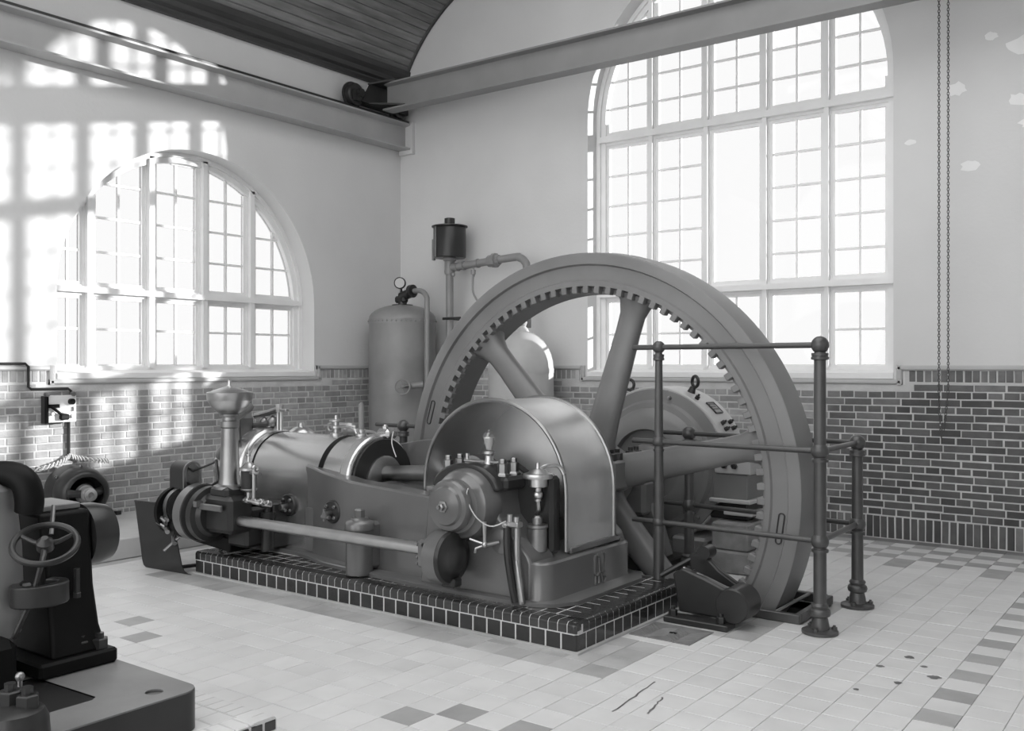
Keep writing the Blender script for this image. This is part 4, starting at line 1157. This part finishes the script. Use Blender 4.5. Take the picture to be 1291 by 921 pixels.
# bottom edge on the floor, leaning back towards the wall, lower edge curled forward
bl_, br_ = Vector((1.65, -4.52, .03)), Vector((2.08, -4.48, .03))
rows = []
for (dx, dz) in ((.10, -.025), (.06, -.022), (.025, -.008), (0, .03), (-.02, .10), (-.13, .46)):
    rows.append((dx, dz))
m_ = MB(); front = [[bl_ + Vector((dx*.6, -.02 + dx*.1, dz)), br_ + Vector((dx, -.02+dx*.1, dz))] for dx, dz in rows]
back = [[p + Vector((0, .007, .002)) for p in l] for l in front]
vs_ = [p for l in front for p in l] + [p for l in back for p in l]; k = len(front); fs = []
for i in range(k-1):
    fs += [(2*i, 2*i+1, 2*i+3, 2*i+2), (2*k+2*i, 2*k+2*i+2, 2*k+2*i+3, 2*k+2*i+1), (2*i, 2*i+2, 2*k+2*i+2, 2*k+2*i), (2*i+1, 2*k+2*i+1, 2*k+2*i+3, 2*i+3)]
fs += [(0, 2*k, 2*k+1, 1), (2*k-2, 2*k-1, 4*k-1, 4*k-2)]
m_.add(vs_, fs); m_.build('bent_sheet', 'dark', ds, angle=50)
MB().cyl(front[-1][0]+Vector((0, .004, 0)), front[-1][1]+Vector((0, .004, 0)), .008, n=8).build('rolled_top', 'dark', ds)
MB().cyl((1.98, -4.47, .03), (2.085, -4.15, .03), .014, n=8).build('stay_rod', 'dark', ds)

# ------------------------------------------------------------------ vessels near the corner
def vessel(x, y, r_, h, dome, label, m, riv=True):
    t_ = thing('air_vessel', label, 'tank', (x, y, 0))
    bd = MB().lathe((x, y, 0.001), ZA, [(0, r_*.9), (.06, r_*.9), (.06, r_), (h, r_)], 48); bd.build('shell', m, t_)
    MB().lathe((x, y, h), ZA, [(0, r_+.004), (.05, r_+.004)] + [(.05 + dome*math.sin(PI/2*k/8), r_*math.cos(PI/2*k/8)) for k in range(0, 9)], 48).build('dome', m, t_, angle=50)
    if riv:
        q = MB()
        for k in range(44):
            a = 2*PI*k/44; q.sphere((x+(r_+.004)*math.cos(a), y+(r_+.004)*math.sin(a), h+.025), .011, 6, 4)
        q.build('rivet', m, t_, kind='stuff')
    return t_
AVX, AVY = .50, -.50
av = vessel(AVX, AVY, .385, 1.98, .17, 'tall upright riveted air vessel with pressure gauge in the corner', 'tank')
V = lambda name, mb, m, par=None, **k: mb.build(name, m, par or av, **k)
V('neck_flange', MB().lathe((AVX, AVY, 2.18), ZA, [(0, .12), (.02, .12), (.025, .05), (.06, .05)], 24), 'dark')
V('stop_valve', MB().box(AVX-.09, AVX+.06, AVY-.05, AVY+.05, 2.22, 2.30, ch=.02).cyl((AVX-.02, AVY, 2.29), (AVX+.17, AVY+.02, 2.35), .055, n=16).cyl((AVX+.12, AVY, 2.35), (AVX+.17, AVY, 2.35), .075, n=16), 'dark')
pg = V('pressure_gauge', MB().lathe((AVX-.02, AVY-.02, 2.45), (.55, -.83, 0), [(-.03, .05), (-.025, .068), (.02, .068), (.025, .06), (.02, .055)], 24).cyl((AVX-.02, AVY, 2.30), (AVX-.02, AVY, 2.39), .014, n=8), 'dark')
MB().lathe((AVX-.02, AVY-.02, 2.45), (.55, -.83, 0), [(.0, .056), (.021, .056), (.0215, 0)], 24).build('gauge_dial', 'paper', pg)
V('outlet_pipe', MB().tube([(AVX+.16, AVY+.01, 2.35), (AVX+.30, AVY-.02, 2.345), (AVX+.42, AVY-.06, 2.28), (AVX+.44, AVY-.07, 2.15), (AVX+.44, AVY-.07, 1.5), (AVX+.44, AVY-.07, .6)], .030, 10, smooth=5), 'tank')
WV = Vector((.875, -.90, 1.265)); wn = Vector((.62, -.78, 0))
hw = V('wheel_valve', MB().cyl(WV, (AVX+.34, AVY-.2, 1.28), .022, n=12).cyl((AVX+.40, AVY-.28, 1.275), (AVX+.50, AVY-.2, 1.29), .035, n=12), 'tank')
q = MB().torus(WV, wn, .082, .010, 28, 8).sphere(WV, .02, 10, 8)
_, u_, v_ = basis(wn)
for k in range(4):
    a = k*PI/2+.3; q.cyl(WV, WV + (u_*math.cos(a)+v_*math.sin(a))*.082, .007, n=6)
q.build('hand_wheel', 'tank', hw)
b2 = vessel(2.17, -.47, .345, 1.42, .40, 'pale round topped vessel half hidden behind the flywheel spokes', 'tank_pale', riv=False)
MB().lathe((2.19, -.47, 1.85), ZA, [(0, .07), (.03, .06), (.06, .035), (.10, .05), (.14, .03), (.22, .03)], 18).build('top_fitting', 'tank_pale', b2)
# pot on the wall pipe
ep = thing('silencer_pot', 'dark lidded pot on a standing pipe against the back wall', 'pot', (1.06, -.32, 0))
EPX, EPY = 1.06, -.32
E_ = lambda name, mb, m, par=None, **k: mb.build(name, m, par or ep, **k)
E_('pot_body', MB().lathe((EPX, EPY, 2.715), ZA, [(0, .06), (0, .175), (.01, .185), (.34, .185), (.35, .18)], 40), 'dark')
E_('pot_lid', MB().lathe((EPX, EPY, 3.065), ZA, [(0, .205), (.012, .205), (.018, .19), (.02, .06), (.03, .06), (.10, .06), (.105, .045)], 32), 'dark')
E_('pot_seam', MB().box(EPX-.215, EPX-.185, EPY-.06, EPY-.03, 2.70, 2.94).box(EPX-.06, EPX-.04, EPY-.19, EPY-.178, 2.72, 3.06), 'dullsteel')
E_('pipe_tee', MB().lathe((EPX, EPY, 2.53), ZA, [(0, .055), (.03, .062), (.06, .058), (.15, .058), (.16, .075), (.185, .075)], 20).cyl((EPX, EPY, 2.61), (EPX+.13, EPY, 2.61), .05, n=16).nut((EPX+.08, EPY-.03, 2.54), (0, 0, -1), .02, .03), 'tank')
E_('stand_pipe', MB().cyl((EPX, EPY, 0.001), (EPX, EPY, 2.54), .043, n=18), 'tank')
E_('branch_pipe', MB().tube([(EPX+.1, EPY, 2.61), (EPX+.88, EPY, 2.665), (EPX+.98, EPY, 2.655), (EPX+1.05, EPY, 2.61), (EPX+1.08, EPY, 2.50), (EPX+1.08, EPY, 1.9)], .043, 12, smooth=4), 'tank')
E_('union_nut', MB().lathe((EPX+.62, EPY, 2.646), (1, 0, .07), [(-.06, .05), (-.055, .065), (0, .07), (.005, .08), (.05, .08), (.055, .06), (.09, .055)], 10), 'tank')
E_('pipe_collar', MB().cyl((EPX+.40, EPY, 2.631), (EPX+.42, EPY, 2.632), .052, n=16).cyl((EPX+.20, EPY, 2.617), (EPX+.215, EPY, 2.618), .052, n=16), 'tank')
E_('drain_tube', MB().tube([(EPX+.36, EPY-.02, 2.58), (EPX+.36, EPY-.03, 2.40), (EPX+.38, EPY-.03, 2.28), (EPX+.52, EPY-.03, 2.10)], .012, 8, smooth=4).nut((EPX+.36, EPY-.02, 2.56), (0, 0, -1), .028, .05), 'tank')
E_('wall_clip', MB().box(EPX-.07, EPX+.20, EPY-.05, EPY-.035, 2.015, 2.045, ch=.004).box(EPX-.02, EPX+.02, EPY, -.001, 2.015, 2.045), 'dark')

# ------------------------------------------------------------------ switch panel with its conduit on the left wall
sb = thing('switch_panel', 'white marble switch panel in a dark box on the left wall', 'switchboard', (.06, -4.33, 1.02))
S = lambda name, mb, m, par=None, **k: mb.build(name, m, par or sb, **k)
S('panel', MB().box(.085, .115, -4.455, -4.20, 1.015, 1.245, ch=.003), 'marble')
S('back_box', MB().box(.017, .085, -4.46, -4.30, 1.005, 1.24, ch=.003), 'dark')
S('box_edge', MB().box(.085, .125, -4.462, -4.448, 1.01, 1.242), 'black')
S('knife_switch', MB().box(.115, .14, -4.45, -4.36, 1.14, 1.17, R=None).tube([(.13, -4.44, 1.16), (.15, -4.36, 1.09), (.14, -4.30, 1.075)], .012, 8), 'black')
S('switch_handle', MB().box(.12, .16, -4.36, -4.28, 1.035, 1.085, ch=.01), 'black')
S('fuse', MB().cyl((.115, -4.25, 1.19), (.15, -4.25, 1.19), .026, n=14), 'black')
for y_, z_ in ((-4.415, 1.09), (-4.235, 1.065)): S('terminal', MB().cyl((.115, y_, z_), (.135, y_, z_), .016, n=12), 'steel')
for y_, z_ in ((-4.225, 1.135), (-4.225, 1.115), (-4.46, 1.255), (-4.23, 1.255)): S('terminal_screw', MB().cyl((.10, y_, z_), (.135, y_, z_), .010 if z_ < 1.2 else .02, n=10), 'dullsteel')
cdt = thing('conduit', 'thin dark electric conduit stepping round the left window corner', 'conduit', (.035, -4.5, 1.0))
MB().tube([(.035, -5.6, 1.515), (.035, -4.60, 1.515), (.035, -4.575, 1.49), (.035, -4.575, 1.32), (.035, -4.55, 1.30), (.035, -4.23, 1.30), (.035, -4.205, 1.28), (.035, -4.205, 1.20)], .012, 8).build('upper_run', 'dark', cdt)
MB().tube([(.035, -4.225, 1.02), (.035, -4.225, .72)], .014, 8).build('lower_run', 'dark', cdt)
def twisted(name, pts, label):
    P_ = catmull([Vector(p) for p in pts], 14); m_ = MB()
    for s_ in (0, PI):
        m_.tube([p + Vector((.012*math.sin(i*.9+s_), 0, .018*math.cos(i*.9+s_))) for i, p in enumerate(P_)], .007, 5)
    return tag(m_.build(name, 'cable', None), label, 'cable')
twisted('twisted_cable', [(.05, -4.225, .715), (.05, -4.30, .67), (.06, -4.45, .63), (.06, -4.65, .60)], 'twisted pale cable drooping leftwards below the switch panel')
twisted('twisted_cable', [(.05, -4.21, .71), (.06, -4.12, .685), (.16, -4.02, .665), (.2, -3.95, .66)], 'twisted pale cable running right to the small motor')

# ------------------------------------------------------------------ small motor on the kerb
mo = thing('small_motor', 'small open ended electric motor on the kerb by the left wall', 'motor', (.33, -4.30, .16))
MC = Vector((.33, -4.30, .435)); MA = Vector((1, -.2, 0)).normalized(); mr = .215
O = lambda name, mb, m, **k: mb.build(name, m, mo, **k)
O('motor_yoke', MB().lathe(MC-MA*.22, MA, [(0, .10), (0, mr*.92), (.01, mr), (.25, mr), (.26, mr*.98)], 44), 'dark')
O('end_bell', MB().ringlathe(MC+MA*.04, MA, [(0, mr*.95), (0, mr*1.02), (.02, mr*1.02), (.10, mr*.97), (.15, mr*.86), (.165, mr*.76), (.165, mr*.66), (.13, mr*.66), (.09, mr*.80), (0, mr*.86)], 44), 'dark')
_, mu, mv = basis(MA)
for k in range(2):
    d = Vector((0, 1 if k else -1, .08))
    O('bell_arm', MB().tube([MC+MA*.20+d*.05, MC+MA*.19+d*.10, MC+MA*.165+d*mr*.74], [.035, .032, .04], 10), 'dark')
O('armature', MB().lathe(MC+MA*.0, MA, [(0, .12), (.06, .12), (.08, .10), (.12, .085), (.16, .08), (.16, .04)], 28), 'dullsteel')
O('shaft_bush', MB().lathe(MC+MA*.15, MA, [(0, .07), (.04, .07), (.05, .06), (.12, .058), (.13, .05), (.16, .05), (.165, .025), (.15, .022)], 24), 'cast')
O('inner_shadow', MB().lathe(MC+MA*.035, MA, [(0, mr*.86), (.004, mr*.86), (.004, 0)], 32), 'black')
q = MB()
for k in range(6): q.cyl(MC+MA*.15+mu*(.09-.02*k)-mv*.10+Vector((0, 0, -.02)), MC+MA*.19+mu*(.08-.02*k)-mv*.12, .012, n=8)
O('brush_gear', q, 'steel')
O('motor_foot', MB().box(.15, .52, -4.46, -4.41, .161, .22, ch=.01).box(.15, .52, -4.19, -4.14, .161, .22, ch=.01).box(.19, .48, -4.43, -4.17, .19, .26, ch=.01), 'black')
O('motor_lug', MB().box(.38, .52, -4.15, -4.06, .161, .19, ch=.005).nut((.46, -4.10, .19), ZA, .018, .02), 'black')
O('yoke_bolt', MB().nut(MC+MA*.06+mu*mr*.0+Vector((0, 0, mr*.98)), ZA, .014, .02).nut(MC-MA*.02+Vector((.0, -mr*.8, mr*.6)), (0, -.8, .6), .014, .02), 'dullsteel')
tag(MB().box(.10, .14, -3.84, -3.79, .161, .195, ch=.003).build('wood_block', 'dark', None), 'tiny dark block lying on the kerb right of the small motor', 'block')

# ------------------------------------------------------------------ foreground machine with its own plinth
fp = thing('compressor_plinth', 'corner of a second tiled plinth at the bottom left of the floor', 'plinth', (4.0, -7.0, 0))
QX, QY = 5.18, -6.20
MB().box(2.6, QX-.002, -8.0, QY-.002, -.02, PH-.0018, ch=.014).build('grout_bed', 'glaze_grout', fp, angle=0)
for i in range(42): inst('edge_tile', bl_glare, fp, (QX-(i+.5)*wl, QY, PH), (0, 0, PI))
pe = slab_mesh('edge_tile', .108, wS-.006, .012, 'tile'); de = slab_mesh('edge_tile', .014, wS-.006, .042, 'glazed')  # pale tops carry the glare of dark glazed tiles in their colour
for i in range(0, 28):
    if i > 0: inst('edge_tile', pe, fp, (QX-.056, QY-(i+.5)*wS, PH-.0065))
    inst('edge_tile', de, fp, (QX-.007, QY-(i+.5)*wS, PH-.034))
for i in range(24): inst('face_tile', fm, fp, (QX-(i+.5)*wF, QY-.008, 0.052))
for i in range(18): inst('face_tile', fm2, fp, (QX-.008, QY-(i+.5)*wF2, 0.052))
for i in range(3):
    for j in range(14): inst('top_tile', tm_glare, fp, (QX-.16-i*.102, QY-.16-j*.102, PH-.0065))
for i in range(3, 24): inst('top_tile', tm_glare, fp, (QX-.16-i*.102, QY-.16, PH-.0065))

cm = thing('compressor', 'black machine with handwheel on a cast bed, nearest the camera at left', 'machine', (4.5, -6.8, .16))
K = lambda name, mb, m, par=None, **k: mb.build(name, m, par or cm, **k)
BX0, BX1, BY0, BY1, BZ = 3.3, 5.06, -7.9, -6.45, .31
def rrect(x0, x1, y0, y1, r_, n=6):
    l = []
    for cx_, cy_, a in ((x1-r_, y1-r_, 0), (x0+r_, y1-r_, PI/2), (x0+r_, y0+r_, PI), (x1-r_, y0+r_, 1.5*PI)):
        l += [(cx_+r_*math.cos(a+PI/2*k/n), cy_+r_*math.sin(a+PI/2*k/n)) for k in range(n+1)]
    return l
outer = rrect(BX0, BX1, BY0, BY1, .07)
hole1 = [(4.962+.032*math.cos(2*PI*k/20), -6.585+.032*math.sin(2*PI*k/20)) for k in range(20)]
hole2 = [(4.86, -6.765), (4.84, -6.74), (4.45, -6.76), (4.45, -7.05), (4.86, -7.05)]
allp = outer + hole1 + hole2
tri = tessellate_polygon([[Vector((*p, 0)) for p in q] for q in (outer, hole1, hole2)])
bm_ = MB().add([Vector((*p, BZ)) for p in allp], [tuple(t) for t in tri])
for q, zb in ((outer, .161), (hole1, .25)):
    n = len(q)
    bm_.add([Vector((*p, BZ)) for p in q] + [Vector((*p, zb)) for p in q], [(i, (i+1) % n, n+(i+1) % n, n+i) for i in range(n)])
    if zb > .17: bm_.add([Vector((*p, zb)) for p in q], [tuple(range(n))])
bed_ = K('cast_bed', bm_, 'cast', angle=30)
K('bed_side', MB().prism([Vector((x+(.002 if x > 4.5 else -.002), y+(.002 if y > -7 else -.002), .162)) for x, y in outer], (0, 0, .142)), 'dark', angle=30)
n = len(hole2)
K('anchor_slot', MB().add([Vector((*q, BZ-.001)) for q in hole2] + [Vector((*q, .18)) for q in hole2], [(i, (i+1) % n, n+(i+1) % n, n+i) for i in range(n)] + [tuple(range(n, 2*n))]), 'black', angle=0)
# pedestal with foot
K('pedestal_foot', MB().box(4.05, 4.525, -6.78, -6.462, BZ+.001, .37, ch=.01), 'black')
for x, y in ((4.40, -6.67), (4.475, -6.515), (4.46, -6.58)):
    K('foot_nut', MB().nut((x, y, .37), ZA, .036 if y != -6.58 else .026, .04), 'dark')
K('pedestal', MB().loft([[Vector((x, y, z)) for x, y in ((x0, y0), (x1, y0), (x1, y1), (x0, y1))] for x0, x1, y0, y1, z in
   ((4.12, 4.50, -6.72, -6.49, .365), (4.16, 4.455, -6.70, -6.50, .46), (4.18, 4.43, -6.70, -6.51, .62), (4.18, 4.42, -6.70, -6.51, .72), (4.16, 4.40, -6.72, -6.51, .92))]), 'black', bevel=.015)
K('pedestal_cover', MB().lathe((4.30, -6.50, .80), YA, [(0, .13), (.05, .13), (.11, .115), (.12, .09), (.12, 0)], 32), 'dark')
K('top_plate', MB().box(4.13, 4.36, -6.76, -6.53, .921, .945, ch=.004), 'cast')
K('glass_gauge', MB().cyl((4.46, -6.60, .60), (4.46, -6.60, .70), .012, n=8).nut((4.46, -6.60, .585), ZA, .016, .02), 'dark')
# column, cap and elbow
CXX, CYY = 4.30, -6.945
K('column', MB().lathe((CXX, CYY, BZ), ZA, [(0, .15), (.17, .16), (.175, .185), (.23, .19), (.26, .20), (.28, .195), (.30, .195), (.5, .188), (.72, .165), (.76, .13), (.78, .08), (.78, 0)], 36), 'tank')
K('elbow_pipe', MB().tube([(4.24, -6.97, 1.07), (4.34, -6.90, 1.085), (4.42, -6.84, 1.09), (4.47, -6.81, 1.06), (4.485, -6.80, 1.0), (4.48, -6.80, .95)], [.05, .05, .05, .052, .052, .05], 14, smooth=4), 'black')
K('bright_rod', MB().tube([(4.47, -6.70, .96), (4.53, -6.74, .86)], .008, 8), 'dullsteel')
# handwheel on inclined spindle
HC = Vector((4.633, -6.817, .847)); HN = (-FW*0.46 + Vector((0, 0, .82)) + RT*.16).normalized()
_, hu, hv = basis(HN)
hwl = K('hand_wheel', MB().torus(HC, HN, .108, .012, 44, 10), 'dark')
sp = MB().lathe(HC-HN*.02, HN, [(0, .03), (.03, .03), (.04, .02), (.05, .012), (.05, 0)], 16)
for k in range(3):
    a = k*2*PI/3+.5; sp.tube([HC, HC+(hu*math.cos(a)+hv*math.sin(a))*.05-HN*.01, HC+(hu*math.cos(a)+hv*math.sin(a))*.105], [.012, .009, .008], 8)
sp.build('wheel_spoke', 'dark', hwl)
K('spindle', MB().tube([HC-HN*.02, HC-HN*.02+Vector((-.05, -.02, -.18)), (4.53, -6.88, .50)], .010, 8), 'dark')
q = MB(); ring_ = []
c = Vector((4.52, -6.79, .66))
for k in range(20):
    t = -2.4 + 4.8*k/19; ring_.append((c.x+.085*math.cos(t)*.8+.02, c.y+.085*math.sin(t), c.z))
loops = []
for p in ring_:
    d = (Vector(p)-c).normalized(); loops.append([Vector(p)+d*.02+Vector((0, 0, .03)), Vector(p)-d*.02+Vector((0, 0, .03)), Vector(p)-d*.02-Vector((0, 0, .05)), Vector(p)+d*.02-Vector((0, 0, .05))])
q.loft(loops); K('guide_bracket', q, 'dark', angle=40, bevel=.006)
K('guide_arm', MB().box(4.36, 4.48, -6.84, -6.78, .62, .68, ch=.01), 'dark')
# nearest block with nuts
K('holding_block', MB().lathe((5.02, -7.125, BZ+.001), ZA, [(0, .115), (.07, .11), (.10, .095), (.115, .06), (.12, 0)], 20), 'dark')
for x, y, z in ((5.05, -7.09, .415), (5.0, -7.12, .425)): K('block_nut', MB().nut((x, y, z), ZA, .036, .045), 'dark')
K('oil_knob', MB().sphere((4.86, -7.02, .46), .016, 10, 8).cyl((4.86, -7.02, .31), (4.86, -7.02, .46), .008, n=8), 'dullsteel')
K('lower_frame', MB().box(4.2, 4.62, -7.2, -6.9, BZ+.001, .52, ch=.03), 'black')

# ------------------------------------------------------------------ wear: filled patches on the right wall, spots and scores on the floor
rnd_ = random.Random(3)
def blob(c, rx, ry, n=14):
    return [(c[0]+rx*math.cos(2*PI*k/n)*rnd_.uniform(.7, 1.2), c[1]+ry*math.sin(2*PI*k/n)*rnd_.uniform(.7, 1.2)) for k in range(n)]
for (u, v, rx, ry) in ((6.32, 3.80, .075, .06), (6.80, 4.08, .11, .07), (6.77, 3.64, .07, .055), (6.58, 4.19, .05, .035), (6.42, 3.15, .08, .05), (5.95, 3.41, .045, .028), (6.86, 3.45, .08, .04)):
    MB().prism([Vector((a, -.0002, b_)) for a, b_ in blob((u, v), rx, ry)], (0, -.0012, 0)).build('plaster_patch', 'patch', wall_back, angle=0)
for (x, y, r_) in ((6.80, -3.44, .026), (6.72, -3.68, .022), (6.98, -3.70, .03), (6.90, -3.56, .018), (6.86, -3.89, .02), (6.73, -4.10, .014)):
    MB().prism([Vector((a, b_, .0004)) for a, b_ in blob((x, y), r_, r_, 18)], (0, 0, .0005)).build('oil_spot', 'spot', floor, angle=0)
for (xa, ya, xb, yb) in ((5.93, -4.56, 5.97, -5.02), (6.06, -4.73, 6.10, -4.95)):
    q = MB(); P_ = [(xa+(xb-xa)*k/10 + rnd_.uniform(-.004, .004), ya+(yb-ya)*k/10) for k in range(11)]
    q.prism([Vector((x-.003, y, .0004)) for x, y in P_] + [Vector((x+.003+rnd_.uniform(0, .005), y, .0004)) for x, y in reversed(P_)], (0, 0, .0005)).build('worn_score', 'spot', floor, angle=0)
